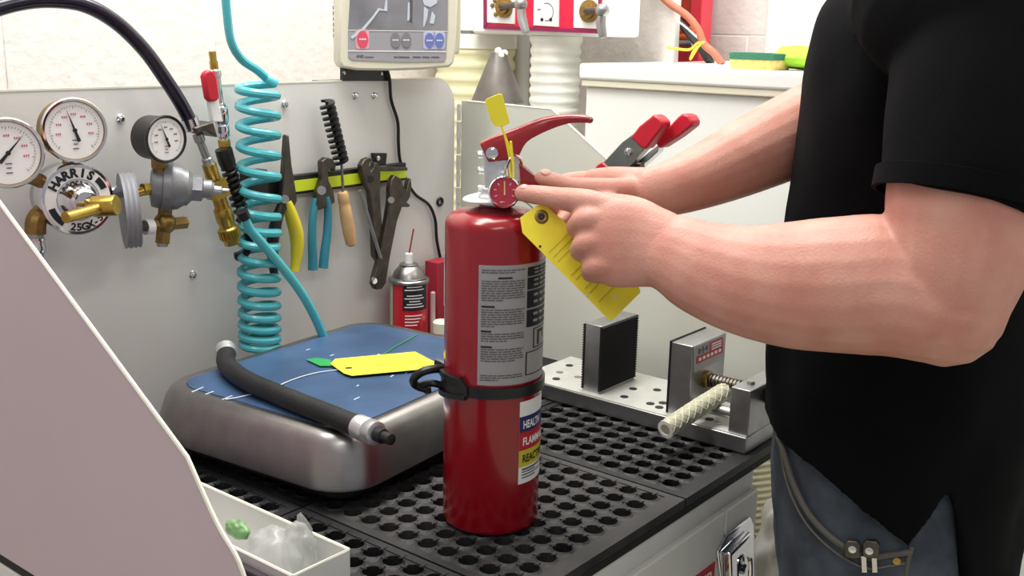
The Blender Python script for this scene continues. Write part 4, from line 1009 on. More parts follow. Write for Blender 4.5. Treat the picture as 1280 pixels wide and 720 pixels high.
def crumple(c, r, m_, name, label, cat, seed, stretch=(1, 1, 1), group=None):
    rnd = random.Random(seed); bm = bmesh.new(); bmesh.ops.create_icosphere(bm, subdivisions=4, radius=1)
    ks = [(V((rnd.uniform(-1, 1), rnd.uniform(-1, 1), rnd.uniform(-1, 1))).normalized(), rnd.uniform(2, 7), rnd.uniform(0, 6)) for _ in range(14)]
    for v in bm.verts:
        f = sum(abs(math.sin(k[1]*v.co.dot(k[0])+k[2])) for k in ks)/len(ks)
        v.co = V([v.co[i]*(0.55+0.75*f)*r[i] for i in range(3)]) + V(c)
    me = bpy.data.meshes.new(name); bm.to_mesh(me); bm.free(); me.materials.append(m_)
    for p in me.polygons: p.use_smooth = True
    o = bpy.data.objects.new(name, me); COL.objects.link(o); return tag(o, label, cat, group)
crumple((-0.291, 0.026, 0.945), (0.030, 0.034, 0.036), M_bag, 'plastic_bag', 'crumpled clear plastic bag heaped in the white parts bin', 'bag', 3)
b2 = MB()
for k in range(3):
    pass
bg2 = [onx(px, py, -0.27) for px, py in ((352, 690), (372, 668), (371, 645), (376, 640), (388, 655), (392, 664), (388, 690), (372, 706))]
crumple(onx(374, 690, -0.275), (0.013, 0.020, 0.030), M_bag, 'plastic_bag', 'clear plastic bag corner poking above the far rim of the parts bin', 'bag', 11)
m = MB(); m.loft([[onx(px, py, -0.268+dx) for px, py in ((358, 690), (371, 660), (371, 644), (376, 640), (387, 654), (391, 662), (386, 690))] for dx in (0.0, 0.006)])
m.build('bag_corner', M_bag, bpy.data.objects['plastic_bag.001'])
crumple(onx(297, 661, -0.285), (0.008, 0.016, 0.009), mat('green_wrap', '#75a06a', 0.4, var=0.3, vscale=80), 'green_wrapper', 'green plastic wrapper at the back of the white parts bin', 'wrapper', 5)
# dark strip in front of the bin
t = tag(MB().slab([V((x, y, z)) for x, y, z in ((-0.336, 0.22, 0.9015), (-0.336, -0.16, 0.9015), (-0.336, -0.16, 0.962), (-0.336, 0.22, 0.962))], (1, 0, 0), 0.010).build('edge_strip', mat('dark_plum_plastic', '#231d2c', 0.4), None, bevel=0.003), 'dark plastic edge strip standing in front of the white parts bin', 'strip')
# ================================================================== BACKGROUND BEHIND THE BENCH
# white chest cabinet with a lid
XCF = 0.80
ztl = onx(800, 82, XCF).z; zl_ = onx(800, 103.5, XCF).z; zg = onx(800, 112, XCF).z
yle = onx(730, 95, XCF).y
cabn = thing('white_chest', 'tall white chest cabinet with lipped lid behind the folding side panel', 'cabinet', (1.1, yle-0.55, 0))
MB().box((1.1+0.004, yle-0.55, (zg)/2), (0.592, 1.10, zg)).build('body', M_white, cabn, bevel=0.004)
MB().box((1.1, yle-0.55, (zl_+ztl)/2), (0.61, 1.12, ztl-zl_)).build('lid', M_white, cabn, bevel=0.006, seg=3)
MB().box((1.1, yle-0.55, (zg+zl_)/2), (0.602, 1.11, zl_-zg)).build('lid_seal', M_cream, cabn, bevel=0.002)
# sponge and cloth on the lid
c = onz(946, 86, ztl); x_ = V((0.25, -0.97, 0)); y_ = V((0.97, 0.25, 0))
sp = thing('sponge', 'yellow sponge with dark green scouring top on the white cabinet', 'sponge', c)
c0 = onx(946, 81, 0.86); zs_ = onx(946, 85, 0.86)
wd = (onx(916, 80, 0.86)-onx(978, 80, 0.86)).length
zA, zB_, zC = onx(946, 85, 0.86).z, onx(946, 74.5, 0.86).z, onx(946, 66, 0.86).z
yc = (onx(916, 80, .86).y+onx(978, 80, .86).y)/2
zA = ztl
MB().loft([[V((0.87+a, yc+b, z)) for a, b in rrect(0.065, wd*k, 0.012, 4)] for z, k in ((zA, 0.93), (zA+0.004, 0.97), (zB_, 0.99))]).build('sponge_foam', M_sponge, sp)
MB().loft([[V((0.87+a, yc+b, z)) for a, b in rrect(0.067, wd*k, 0.012, 4)] for z, k in ((zB_, 1.0), (zC-0.001, 1.03), (zC, 0.98))]).build('scourer', M_scour, sp)
yc2 = (onx(982, 70, .9).y+onx(1030, 70, .9).y)/2; wd2 = (onx(978, 70, .9)-onx(1034, 70, .9)).length; zT2 = onx(1000, 57, .9).z
m = MB(); rings = []
for i in range(9):
    f = i/8; rings.append([V((0.915 + 0.05*math.cos(2*PI*j/16), yc2 + wd2*(0.5-f), ztl + 0.0005 + (zT2-ztl)*0.5*(1+math.sin(2*PI*j/16)*(0.93+0.07*math.sin(j*3+i))) )) for j in range(16)])
t = tag(m.loft(rings).build('green_cloth', M_lime, None), 'folded lime green cloth beside the sponge on white cabinet', 'cloth')
# pilaster, red ladder and cables in the niche
yA, yB = onx(760, 40, 1.09).y, onx(843, 40, 1.09).y
pil = MB().box((1.102, (YB+0.02+yB)/2, 1.35), (0.024, YB+0.02-yB, 2.7)).build('trim_1', M_wall, None, bevel=0.004); struct(pil)
lad = thing('red_ladder', 'red folded ladder standing in the gap behind the white cabinet', 'ladder', (1.36, onx(865, 40, 1.36).y, 0))
ya, yb, yc_ = onx(838, 40, 1.36).y, onx(868, 40, 1.36).y, onx(885, 40, 1.36).y
M_lad = mat('ladder_red', '#e23a4e', 0.45)
MB().box((1.375, (ya+yb)/2+0.002, 1.0), (0.03, abs(ya-yb)-0.004, 2.0)).build('rail', M_lad, lad, bevel=0.003)
MB().box((1.355, (yb+yc_)/2, 1.0), (0.05, abs(yb-yc_)-0.004, 2.0)).build('rail', M_lad, lad, bevel=0.003)
for k in range(6): MB().box((1.355, (ya+yb)/2, 0.2+k*0.262), (0.03, abs(ya-yb)+0.02, 0.05)).build('step', mat('step_red', '#c2432c', 0.5), lad, bevel=0.002)
t = thing('faded_air_hose', 'faded orange hose curving down in front of the red ladder', 'hose', onx(870, 40, 1.075))
MB().tube([onx(px, py, 1.075) for px, py in ((812, -22), (835, 3), (858, 19), (872, 36), (880, 55), (892, 66), (903, 80))], 0.0075, 10, 6).build('hose_body', M_pinkh, t)
t = thing('cable_bundle', 'bundle of black cables tied with yellow twine in front of red ladder', 'cable', onx(872, 55, 1.12))
for k in range(4):
    MB().tube([onx(px+k*2.2, py+k*1.0, 1.12+0.012*k) for px, py in ((836, 18), (852, 33), (866, 50), (876, 62), (884, 76+k*0.6))], 0.006, 8, 6).build('cable', M_black, t)
MB().tube([onx(px, py, 1.105) for px, py in ((838, 20), (856, 33), (872, 47), (882, 53), (890, 64), (896, 78))], 0.0022, 8, 6).build('white_cord', M_paper, t)
m = MB(); m.tube([onx(px, py, 1.07) for px, py in ((834, 59), (846, 61), (862, 62), (872, 54), (880, 53), (874, 57), (868, 66), (863, 74), (866, 66), (872, 58))], 0.0028, 8, 6)
lab(m.build('twine', mat('yellow_twine', '#e8c64a', 0.7), t), 'yellow twine knot')
for k, (py, mm) in enumerate(((37, M_orange), (45, M_orange), (53, M_mach))):
    tt = tag(MB().cyl(onx(838, py, 1.30), onx(866, py+1, 1.30), 0.0085, n=12).build('pipe_end', mm, None), ('topmost orange pipe end against the red ladder', 'lower orange pipe end against the red ladder', 'grey pipe end under two orange ones against red ladder')[k], 'pipe')
# smooth board at the right with its seam
yq = onx(955, 40, XR-0.012).y
bd = MB().box((XR-0.007, yq-0.41, 1.35), (0.012, 0.81, 2.68)).build('trim_2', M_wall2, None, bevel=0.002); struct(bd)

# filling machine: white box with red front panel and valves, ducts below
XM = 0.86
mach = thing('filling_machine', 'white machine with red valve panel mounted above the corrugated ducts', 'machine', (1.1, onx(670, 20, XM).y, 1.44))
zmb = onx(672, 44, XM).z; yl_, yr_ = onx(590, 20, XM).y, onx(757, 20, XM).y; ztm = zmb+0.34
XMB = 0.985
MB().box(((XM+XMB)/2, (yl_+yr_)/2, (zmb+ztm)/2), (XMB-XM, yl_-yr_, ztm-zmb)).build('housing', M_white, mach, bevel=0.006)
yl2 = onx(560, 20, XM+0.05).y
MB().box((1.037, (yl_+yr_)/2+0.08, zmb+0.2), (0.105, 0.10, 0.12)).build('wall_bracket', M_white, mach)
MB().box(((XM+0.05+XMB)/2, (yl_+yl2+0.12)/2, (zmb+0.006+ztm)/2), (XMB-XM-0.05, yl2+0.12-yl_, ztm-zmb-0.006)).build('side_housing', M_white, mach, bevel=0.005)
MB().tube([onx(px, py, XM+0.045) for px, py in ((565, 6), (568, 14), (566, 22))], 0.003, 8, 4).build('side_hook', M_bronze, mach)
def mslab(px, off, th, mb=None): return (mb or MB()).slab([onx(x, y, XM-off) for x, y in px], (-1, 0, 0), th)
rp = mslab(((605, -60), (757, -60), (750, 42), (606, 36)), 0.0, 0.004).build('red_panel', M_redpanel, mach)
m = MB()
for pl in (((605, 31.5), (750, 37.5), (750, 42), (605, 36)), ((605, -60), (609, -60), (609, 34), (605, 34)), ((747, -60), (751, -60), (751, 40), (747, 40))): mslab(pl, 0.004, 0.002, m)
m.build('panel_border', mat('plum_print', '#8a1450', 0.5), rp)
for pl in (((610, -40), (645, -40), (644, 30), (610, 28)), ((669, -40), (700, -40), (699, 33.5), (668, 31.5)), ((719, -40), (749, -40), (748, 36), (718, 34.5))): mslab(pl, 0.004, 0.003).build('white_plate', M_white, mach)
m = MB(); c = onx(683, 15, XM-0.0072)
for k in range(9):
    a = math.radians(110-26*k*0.9); b = math.radians(110-26*(k+1)*0.9); q = lambda a_: c + V((0, -math.cos(a_), math.sin(a_)))*0.017
    m.tube([q(a), q(b)], 0.0008, 5, 1)
m.build('dial_arc', M_print, mach)
for px in (677.5, 688.5): MB().lathe([(0.0035, 0), (0.0035, 0.0008)], onx(px, 24.5, XM-0.0072), (-1, 0, 0), 12).build('plate_hole', M_labd, mach)
m = MB(); mslab(((672, 11), (676, 11), (676, 12.5), (672, 12.5)), 0.0072, 0.0004, m); mslab(((731, 1), (737, 1), (737, 2.2), (731, 2.2)), 0.0072, 0.0004, m); m.build('red_mark', M_redpr, mach)
for k, (px, py, lx_, ly, ex, ey) in enumerate(((631, 9, 651, 5, 658, 41), (737, 14, 753, 13, 754, 47))):
    c = onx(px, py, XM-0.007)
    f = MB().lathe([(0.021, 0), (0.021, 0.005), (0.015, 0.006), (0.015, 0.012), (0.008, 0.013), (0.008, 0.022)], c, (-1, 0, 0), 24).build('valve_flange', M_bronze, mach)
    kn = onx(lx_, ly, XM-0.06)
    MB().cyl(c + V((-0.015, 0, 0)), kn, 0.006, n=12).build('valve_stem', M_dsteel, f)
    MB().ell(kn, (0.013, 0.013, 0.013), nu=14, nv=8).tube([kn, kn.lerp(onx(ex, ey, XM-0.06), 0.5)+V((0, 0.004, 0)), onx(ex, ey, XM-0.06)], lambda f_: 0.007+0.002*math.sin(f_*PI), 10, 5).build('valve_lever', M_mach, f)
    if k == 0:
        for a, b in ((619, 1), (616, 7), (620, 18)): MB().lathe([(0.0045, 0), (0.0045, 0.003), (0.002, 0.004)], onx(a, b, XM-0.007), (-1, 0, 0), 10).build('small_bolt', M_bronze, mach)
# corrugated ducts
def duct(name, label, pxc, pxw, X, pitch, m_, ztop, zbot=0.2):
    c = onx(pxc, 90, X); dep = (c-CAM).dot(RF); r = pxw/2*dep/F_PX
    prof = []; n = int((ztop-zbot)/pitch)
    for i in range(n):
        z = zbot + i*pitch; prof += [(r*0.93, z), (r*0.99, z+pitch*0.3), (r, z+pitch*0.5), (r*0.99, z+pitch*0.7)]
    prof.append((r*0.93, zbot+n*pitch))
    t = thing(name, label, 'duct', (c.x, c.y, 0))
    MB().lathe(prof, (c.x, c.y, 0), ZZ, 40).build('duct_skin', m_, t, angle=80)
    return c, r, t
zd = zmb-0.001
cA, rA, tA = duct('corrugated_duct', 'wide cream corrugated duct hanging below machine behind the steel cone', 594, 100, 0.955, 0.029, M_ductY, zd)
cB, rB, tB = duct('corrugated_duct', 'white ribbed duct below the red valve panel, right of the cone', 694, 64, 0.93, 0.020, M_duct, zd)
MB().lathe([(rA*1.03, zd-0.03), (rA*1.03, zd)], (cA.x, cA.y, 0), ZZ, 36).build('duct_collar', M_duct, tA)
MB().lathe([(rB*1.04, zd-0.012), (rB*1.04, zd)], (cB.x, cB.y, 0), ZZ, 36).build('duct_collar', M_duct, tB)
tag(MB().cyl(onx(652, 90, 1.06)*1.0, onx(652, 90, 1.06) + V((0, 0, zd - onx(652, 90, 1.06).z)), 0.018, n=24).lathe([(0.018, -0.9), (0.018, 0)], onx(652, 90, 1.06), ZZ, 24).build('duct_pipe', M_white, None), 'smooth white pipe between the two corrugated ducts', 'pipe')
# steel cone
X_c = 0.77; cb_ = onx(622, 127, X_c); tp = onx(625, 66, X_c)
rc = 33*((cb_-CAM).dot(RF))/F_PX
t = thing('steel_cone', 'dull steel cone with taped tip standing behind the side panel', 'cone', cb_)
MB().lathe([(rc, 0), (rc*0.985, 0.003), (0.015, tp.z-cb_.z), (0.010, tp.z-cb_.z+0.002)], cb_, ZZ, 40).build('cone_shell', mat('dull_steel', '#746f6b', 0.45, 0.6, var=0.15, vscale=30), t)
m = MB(); rnd = random.Random(4)
for k in range(7): m.ell(tp + V((rnd.uniform(-.008, .008), rnd.uniform(-.008, .008), rnd.uniform(-0.008, .004))), rnd.uniform(.005, .008), nu=8, nv=6)
m.build('taped_tip', M_duct, t)
MB().cyl((cb_.x, cb_.y, 0.0), (cb_.x, cb_.y, cb_.z), 0.016, n=16).build('stand_pole', M_mach, t)
MB().lathe([(0.12, 0), (0.12, 0.01), (0.02, 0.02)], (cb_.x, cb_.y, 0), ZZ, 28).build('stand_foot', M_mach, t)

# right of the cabinet, low down
dq = onx(958, 620, 0.78); r_ = 0.07
prof = []
zz0 = 0.30
for i in range(42):
    z = zz0 + i*0.0115; prof += [(r_*0.93, z), (r_, z+0.004), (r_, z+0.0075)]
t = thing('floor_duct', 'beige ribbed flexible duct standing beyond the end of the workbench', 'duct', (dq.x, dq.y-0.015, 0))
MB().lathe(prof, (dq.x, dq.y-0.015, 0), V((0.03, 0.10, 1)), 32).build('duct_skin', mat('beige_duct', '#d6cfb0', 0.5), t, angle=80)
MB().lathe([(r_*1.1, 0), (r_*1.1, 0.02), (r_*0.9, 0.31)], (dq.x, dq.y-0.015, 0), ZZ, 28).build('duct_base', M_cream, t)
q = onx(957, 590, 0.76)
bq = atd(978, 680, 1.78)
crumple((bq.x+0.02, bq.y-0.02, bq.z-0.04), (0.07, 0.07, 0.14), mat('white_sack', '#dcdad6', 0.35, trans=0.15), 'white_sack', 'white plastic sack standing on the floor beside the ribbed duct', 'bag', 21)
tag(MB().box((bq.x+0.02, bq.y-0.02, (bq.z-0.235)/2), (0.22, 0.22, bq.z-0.235)).build('storage_box', mat('pale_carton', '#cbb98e', 0.7), None, bevel=0.004), 'pale carton box on the floor under the white sack', 'box')
# ================================================================== PERSON (standing at the front of the bench, seen from his left)
per = thing('person', 'person in black polo shirt and jeans pointing at the extinguisher gauge', 'person', (0.345, -0.36, 0))
def limb(mb, rows, ref, n=20, k=5, cap0=True, cap1=True):
    """rows: (point, r_across, r_along_ref); elliptical tube with rounded ends"""
    dat = cr([(*p, a, b) for p, a, b in rows], k); ref = V(ref); rings = []; N = len(dat)
    P = [V(d[:3]) for d in dat]
    def fr(i):
        t = (P[min(i+1, N-1)]-P[max(i-1, 0)]).normalized(); x = (ref - t*ref.dot(t)).normalized(); return t, x, t.cross(x)
    def put(c, x, y, a, b): rings.append([c + y*(a*math.cos(2*PI*j/n)) + x*(b*math.sin(2*PI*j/n)) for j in range(n)])
    t, x, y = fr(0); a, b = dat[0][3:]
    if cap0:
        for q in (80, 55, 30): put(P[0]-t*(min(a, b)*math.sin(math.radians(q))), x, y, a*math.cos(math.radians(q)), b*math.cos(math.radians(q)))
    for i in range(N):
        t, x, y = fr(i); put(P[i], x, y, dat[i][3], dat[i][4])
    a, b = dat[-1][3:]
    if cap1:
        for q in (30, 55, 80): put(P[-1]+t*(min(a, b)*math.sin(math.radians(q))), x, y, a*math.cos(math.radians(q)), b*math.cos(math.radians(q)))
    return mb.loft(rings)
def remesh(o, vox, smooth=6, fac=0.5):
    r_ = o.modifiers.new('join', 'REMESH'); r_.mode = 'VOXEL'; r_.voxel_size = vox; r_.use_smooth_shade = True
    s = o.modifiers.new('smooth', 'SMOOTH'); s.factor = fac; s.iterations = smooth
    return o
def A(px, py, d):
    s = .042*max(0, min(1, (d-.95)/.15)) if d < 1.19 else .038*max(0, min(1, (1.36-d)/.11))
    return atd(px, py, d-s)
body = MB()
# left arm (near)
fa_l = [(A(828, 312, 1.108), .0375, .026), (A(850, 321, 1.098), .041, .031), (A(880, 335, 1.083), .047, .038), (A(932, 350, 1.058), .0535, .046), (A(990, 356, 1.032), .0600, .052),
        (A(1048, 356, 1.006), .0630, .056), (A(1110, 358, .980), .0640, .057), (A(1180, 380, .952), .0555, .054)]
limb(body, fa_l, RF)
sh_l = V((0.165, -0.40, 1.485))
ua_l = [(A(1183, 388, .950), .050, .050), (A(1192, 340, .946), .060, .056), (A(1202, 290, .944), .065, .058), (A(1207, 235, .945), .067, .060), (A(1215, 120, .965), .062, .056), (sh_l, .050, .050)]
limb(body, ua_l, RF)
# left hand: palm seen from its back, index stretched, the others folded round
limb(body, [(A(834, 313, 1.105), .0375, .025), (A(800, 306, 1.115), .0435, .021), (A(768, 303, 1.121), .0455, .0195), (A(748, 303, 1.126), .0405, .0165), (A(738, 303, 1.131), .0340, .0120)], RF, cap0=False)
idx = [(A(775, 266, 1.122), .0135, .0125), (A(740, 254, 1.132), .0135, .0130), (A(718, 250.5, 1.141), .0130, .0125), (A(700, 248, 1.149), .0118, .0116), (A(682, 245, 1.157), .0108, .0108), (A(666, 243, 1.164), .0102, .0104), (A(653, 241.5, 1.169), .0090, .0092)]
limb(body, idx, RF, 16)
def finger(rows, r): limb(body, [(A(x, y, d), r*q, r*q) for x, y, d, q in rows], RD, 14)
finger([(765, 276, 1.122, 1.1), (735, 275, 1.124, 1.15), (724, 280, 1.136, 1.05), (722, 286, 1.147, 1.0), (737, 291, 1.154, .95), (758, 293, 1.152, .85), (768, 293, 1.148, .75)], .0112)
finger([(768, 303, 1.118, 1.1), (736, 304, 1.122, 1.15), (727, 310, 1.134, 1.05), (727, 315, 1.144, 1.0), (742, 318, 1.151, .95), (762, 318, 1.149, .85), (772, 317, 1.145, .75)], .0110)
finger([(776, 331, 1.114, 1.1), (745, 333, 1.119, 1.15), (739, 339, 1.130, 1.05), (740, 342, 1.140, 1.0), (754, 344, 1.146, .95), (770, 342, 1.144, .85), (778, 340, 1.140, .75)], .0098)
limb(body, [(A(822, 280, 1.122), .017, .015), (A(798, 264, 1.145), .0145, .0135), (A(772, 256, 1.165), .012, .012), (A(748, 254, 1.178), .0105, .0105), (A(732, 253, 1.184), .009, .009)], RF, 14)
# right arm (far)
el_r = A(1105, 112, 1.365)
limb(body, [(A(812, 240, 1.198), .0275, .023), (A(832, 237, 1.205), .0295, .026), (A(862, 227, 1.218), .0335, .032), (A(905, 209, 1.24), .0395, .039), (A(950, 188, 1.265), .0455, .045), (A(995, 167, 1.29), .0500, .049), (A(1050, 141, 1.325), .0530, .051), (el_r, .047, .047)], RF)
limb(body, [(el_r, .045, .045), (el_r.lerp(V((0.525, -0.41, 1.485)), .4), .055, .055), (V((0.525, -0.41, 1.485)), .065, .065)], RF)
# right hand closed on the carry handle, thumb along the near side
limb(body, [(A(815, 240, 1.199), .0265, .021), (A(790, 240, 1.207), .0275, .0185), (A(765, 242, 1.218), .0300, .0165), (A(742, 246, 1.230), .0310, .0135)], RF, cap0=False)
def rfinger(rows, r): limb(body, [(A(x, y, d), r*q, r*q) for x, y, d, q in rows], RD, 14)
rfinger([(768, 233, 1.222, 1.1), (742, 228, 1.236, 1.2), (722, 226, 1.252, 1.05), (704, 229, 1.258, 1.0), (690, 236, 1.252, .95), (682, 242, 1.242, .85)], .0104)
rfinger([(765, 248, 1.224, 1.1), (738, 247, 1.238, 1.2), (716, 248, 1.252, 1.05), (700, 252, 1.254, 1.0), (690, 258, 1.246, .9)], .0104)
rfinger([(766, 264, 1.224, 1.1), (742, 266, 1.236, 1.15), (722, 268, 1.248, 1.0), (708, 272, 1.246, .95), (702, 277, 1.238, .85)], .0100)
rfinger([(770, 278, 1.220, 1.1), (750, 283, 1.230, 1.1), (734, 286, 1.239, 1.0), (724, 288, 1.236, .9)], .0090)
limb(body, [(A(798, 240, 1.197), .0165, .015), (A(768, 238, 1.188), .0135, .0125), (A(735, 235, 1.184), .0115, .011), (A(712, 232, 1.184), .0092, .0098), (A(696, 227.5, 1.185), .0096, .0100), (A(682, 223.5, 1.187), .0088, .0095), (A(676, 222, 1.188), .0075, .008)], RF, 14)
# trunk inside the shirt, neck and head
limb(body, [(V((.345, -.335, 1.00)), .13, .10), (V((.345, -.345, 1.2)), .14, .10), (V((.345, -.37, 1.40)), .15, .09), (V((.345, -.395, 1.50)), .10, .07), (V((.345, -.395, 1.56)), .062, .062), (V((.345, -.385, 1.62)), .058, .060)], (0, 1, 0))
hc = V((0.345, -0.365, 1.725)); hf = V((-0.15, 0.93, -0.33)).normalized(); hx = hf.cross(V((0, 0, 1))).normalized(); hu = hx.cross(hf)
limb(body, [(hc-hu*.075+hf*.03, .050, .055), (hc-hu*.05+hf*.02, .062, .075), (hc, .074, .094), (hc+hu*.05-hf*.008, .076, .096), (hc+hu*.085-hf*.012, .058, .074)], hf)
limb(body, [(hc+hf*.088+hu*.018, .007, .008), (hc+hf*.104-hu*.012, .012, .012), (hc+hf*.104-hu*.020, .014, .009)], hf, 12)
for s in (-1, 1): body.ell(hc+hx*(s*.078)-hf*.008-hu*.004, (.008, .020, .032), (hx, hf, hu), 12, 8)
bo = remesh(body.build('body', M_skin, per), 0.0024, 5)
# nails
def nail(c, n, ln, wd, t_): 
    x = t_ - n*t_.dot(n); x.normalize(); y = n.cross(x); m = MB(); rings = []
    m.ell(c, (ln/2, wd/2, .0022), (x, y, n), 16, 8)
    return m
tn_ = (A(672, 221, 1.188)-A(700, 228, 1.185)).normalized(); nn_ = (-RD*0.78 - RF*0.62); nn_ = (nn_-tn_*nn_.dot(tn_)).normalized()
nail(A(681, 223.3, 1.187)+nn_*0.0084, nn_, 0.0125, 0.0105, tn_).build('fingernail', M_nail, per)
ti = (A(656, 241, 1.169)-A(682, 245, 1.157)).normalized(); ni = (-RF*0.75 - RD*0.66); ni = (ni-ti*ni.dot(ti)).normalized()
nail(A(657, 241.6, 1.168)+ni*0.0082, ni, 0.0105, 0.0085, ti).build('fingernail', M_nail, per)
for s in (-1, 1):
    e_ = MB().ell(hc+hf*.083+hx*(s*.031)+hu*.020, .0125).build('eye', M_paper, per)
    MB().ell(hc+hf*.0915+hx*(s*.031)+hu*.018, .0055, nu=10, nv=6).build('iris', mat('iris_brown', '#3a2618', 0.2), e_)
    MB().tube([hc+hf*.092+hx*(s*.016)+hu*.040, hc+hf*.092+hx*(s*.034)+hu*.046, hc+hf*.082+hx*(s*.05)+hu*.040], .0035, 6).build('eyebrow', M_hair, per)
MB().tube([hc+hf*.088-hx*.024-hu*.046, hc+hf*.098-hu*.047, hc+hf*.088+hx*.024-hu*.046], .0048, 8).build('mouth', mat('lips', '#b0665c', 0.5), per)
m = MB(); rings = []
for i in range(9):
    a = PI*0.5*i/8; r_ = max(math.cos(a), .02); rings.append([hc+hu*(.012+.092*math.sin(a)) - hf*.022 + hx*(.084*r_*math.cos(2*PI*j/24)) + hf*(.094*r_*math.sin(2*PI*j/24)) - hu*(0.055*max(0, -math.sin(2*PI*j/24))*math.cos(a)) for j in range(24)])
m.loft(rings).build('hair', M_hair, per)

# shirt: trunk with a hem that rises and falls, plus sleeves, one skin
tc = V((.345, -.343)); ta, tbb = .188, .149
def hip(px, py, a=ta, b=tbb, c=tc):
    d = ray(px, py); ox, oy = CAM.x-c.x, CAM.y-c.y
    A_ = (d.x/a)**2+(d.y/b)**2; B_ = 2*(ox*d.x/a**2+oy*d.y/b**2); C_ = (ox/a)**2+(oy/b)**2-1
    D = max(B_*B_-4*A_*C_, 0); s = (-B_-math.sqrt(D))/(2*A_); return CAM+d*s
def hang(p, a=ta, b=tbb, c=tc): return math.atan2((p.y-c.y)/b, (p.x-c.x)/a)
hem = []
for px, py in ((964, 540), (985, 566), (1020, 594), (1060, 625), (1100, 655), (1135, 684), (1150, 664), (1168, 637), (1184, 614), (1192, 632), (1199, 668), (1206, 735), (1240, 745)):
    p = hip(px, py); hem.append((hang(p) % (2*PI), p.z))
hem.sort()
def hemz(a):
    a %= 2*PI
    if a <= hem[0][0]: 
        return hem[0][1]
    for (a0, z0), (a1, z1) in zip(hem, hem[1:]):
        if a0 <= a <= a1: return z0+(z1-z0)*(a-a0)/(a1-a0)
    # round the far side, back to the first
    a0, z0 = hem[-1]; f = (a-a0)/(2*PI-a0) if a0 < 2*PI else 0
    return z0+(0.84-z0)*min(1, f*3)
rings = []; NA = 144
prof = [(1.04, .188, .149, -.343), (1.10, .188, .150, -.343), (1.17, .189, .150, -.344), (1.26, .194, .145, -.346), (1.36, .200, .133, -.346), (1.43, .200, .136, -.354), (1.49, .184, .134, -.366), (1.53, .135, .105, -.385), (1.555, .085, .072, -.396)]
dense = cr(prof, 5)
def wob(a, z): return 1 + 0.010*math.sin(3*a+z*9) + 0.008*math.sin(7*a-z*23) + 0.006*math.sin(11*a+z*31)
for f in (-2, -1, 0.0, .03, .1, .25, .5, .75):
    rg = []
    for j in range(NA):
        a = 2*PI*j/NA; z0 = hemz(a); z = z0+(1.04-z0)*max(f, 0); k = wob(a, z)
        if f == -1: k *= .955; z += .001
        if f == -2: k *= .7; z = 1.036
        rg.append(V((tc.x+ta*k*math.cos(a), tc.y+tbb*k*math.sin(a), z)))
    rings.append(rg)
for z, a_, b_, y_ in dense:
    rings.append([V((tc.x+a_*wob(a, z)*math.cos(a), y_+b_*wob(a, z)*math.sin(a), z)) for a in [2*PI*j/NA for j in range(NA)]])
sh = MB(); sh.loft(rings)
# sleeves
limb(sh, [(A(1200, 252, .945), .0745, .068), (A(1206, 226, .945), .0750, .069), (A(1212, 150, .955), .0765, .069), (A(1222, 60, .975), .079, .072), (sh_l, .086, .084), (V((.23, -.385, 1.485)), .098, .095), (V((.29, -.385, 1.47)), .10, .10)], RF, n=36, cap0=False)
e2 = el_r.lerp(V((0.525, -0.41, 1.485)), .42)
limb(sh, [(e2, .068, .066), (e2.lerp(V((0.525, -0.41, 1.485)), .5), .074, .072), (V((0.525, -0.41, 1.485)), .078, .076), (V((.46, -.40, 1.50)), .074, .074)], RF, n=36, cap0=False)
so = remesh(sh.build('polo_shirt', M_shirt, per), 0.0036, 4)
tx = bpy.data.textures.new('cloth_folds', 'CLOUDS'); tx.noise_scale = 0.11; tx.noise_depth = 1
dm = so.modifiers.new('folds', 'DISPLACE'); dm.texture = tx; dm.strength = 0.012; dm.mid_level = 0.5; dm.texture_coords = 'GLOBAL'
# sleeve hem band
t0 = (A(1206, 226, .945)-A(1200, 252, .945)).normalized(); xx = (RF-t0*RF.dot(t0)).normalized(); yy_ = t0.cross(xx)
def srg(px, py, q): return [A(px, py, .945) + yy_*((.0760+q)*math.cos(2*PI*k/48)) + xx*((.0700+q)*math.sin(2*PI*k/48)) for k in range(48)]
MB().loft([srg(1199.6, 253.5, -.004), srg(1199.6, 253.5, 0), srg(1205.5, 228, .0008), srg(1206, 226, -.003)], caps=False).build('sleeve_band', M_shirt, per)
# collar
MB().lathe([(.088, 0), (.080, .02), (.066, .045), (.070, .046), (.090, .015), (.094, -.004)], (.345, -.396, 1.535), (0, 0.1, 1), 32, caps=False).build('collar', M_shirt, per)
# jeans
ja, jb = .180, .136
jn = MB()
limb(jn, [(V((.345, -.343, 1.03)), .174, .134), (V((.345, -.343, .96)), .176, .136), (V((.345, -.351, .88)), .180, .133), (V((.345, -.362, .80)), .176, .122)], (0, 1, 0), n=64, cap0=False)
for s, x in ((-1, .248), (1, .442)):
    limb(jn, [(V((x, -.366, .84)), .088, .108), (V((x, -.368, .72)), .085, .096), (V((x, -.36, .5)), .070, .078), (V((x, -.345, .3)), .060, .068), (V((x, -.35, .07)), .060, .066)], (0, 1, 0), n=36, cap0=False, cap1=False)
jo = remesh(jn.build('jeans', M_jean, per), 0.006, 4)
tj = bpy.data.textures.new('denim_folds', 'CLOUDS'); tj.noise_scale = 0.06
dj = jo.modifiers.new('folds', 'DISPLACE'); dj.texture = tj; dj.strength = 0.008; dj.texture_coords = 'GLOBAL'
def jp(px, py, off=.003): return hip(px, py, .1795+off, .1385+off, tc)
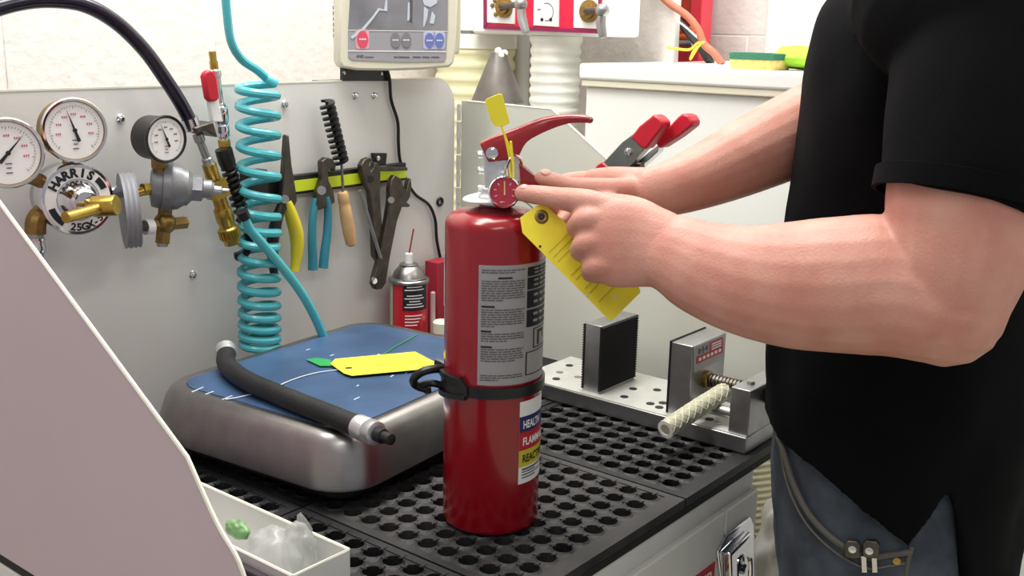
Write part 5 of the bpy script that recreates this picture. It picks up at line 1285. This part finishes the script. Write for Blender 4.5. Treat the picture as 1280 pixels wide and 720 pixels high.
pk = [jp(px, py) for px, py in ((972, 545), (980, 566), (990, 600), (1008, 638), (1030, 664), (1056, 684), (1085, 697), (1110, 694), (1140, 690))]
MB().tube(pk, 0.0034, 8, 6).build('pocket_seam', M_jseam, per)
MB().tube([p - V((0, 0, .006)) for p in [jp(px, py, .0025) for px, py in ((976, 556), (985, 600), (1003, 640), (1026, 668), (1054, 690), (1084, 704), (1112, 701), (1138, 697))]], 0.0012, 6, 6).build('pocket_stitching', mat('denim_thread', '#6b655c', 0.8), per)
MB().tube([jp(px, py) for px, py in ((1140, 684), (1134, 705), (1131, 735))], 0.0026, 8, 6).build('side_seam', M_jseam, per)
MB().lathe([(.0042, 0), (.0042, .0016), (.002, .0026)], jp(1121, 701, .003), (-.8, -.3, 0), 12).build('rivet', M_brass, per)
for s, x in ((-1, .248), (1, .442)):
    MB().loft([[V((x+a, -.30+b, z)) for a, b in rrect(.095*k, .285*k2, .045*k, 6)] for z, k, k2 in ((0.0, 1, 1), (.025, 1.02, 1.0), (.05, .95, .95), (.085, .8, .6))]).build('shoe', M_shoe, per)
# pocket tool clipped in the jeans pocket
pc = jp(1078, 688, .008)
nrm = V(((pc.x-tc.x)/ja**2, (pc.y-tc.y)/jb**2, 0)).normalized(); tg_ = V((-nrm.y, nrm.x, 0))
if tg_.dot(RR) < 0: tg_ = -tg_
pt = thing('pocket_tool', 'folding tool with two bright rivets clipped in the jeans pocket', 'tool', pc)
def pq(px, py, o): 
    return jp(px, py, .003) + nrm*o
for a, b in ((1056, 1076), (1079, 1100)):
    MB().slab([pq(px, py, .001) for px, py in ((a, 676), (a+4, 672), (b-4, 673), (b, 678), (b-1, 690), (b-4, 694), (a+3, 693), (a, 690))], nrm, .008).build('handle_scale', M_dsteel, pt, bevel=.001)
for px, py in ((1066, 682), (1087, 684)): MB().lathe([(.0042, 0), (.0042, .001), (.002, .002)], pq(px, py, .009), nrm, 14).build('rivet', M_chrome, pt)
for px in (1080, 1093): MB().slab([pq(x, y, .004) for x, y in ((px-3, 692), (px+3, 692), (px+4, 712), (px-2, 712))], nrm, .003).build('pocket_clip', M_chrome, pt)
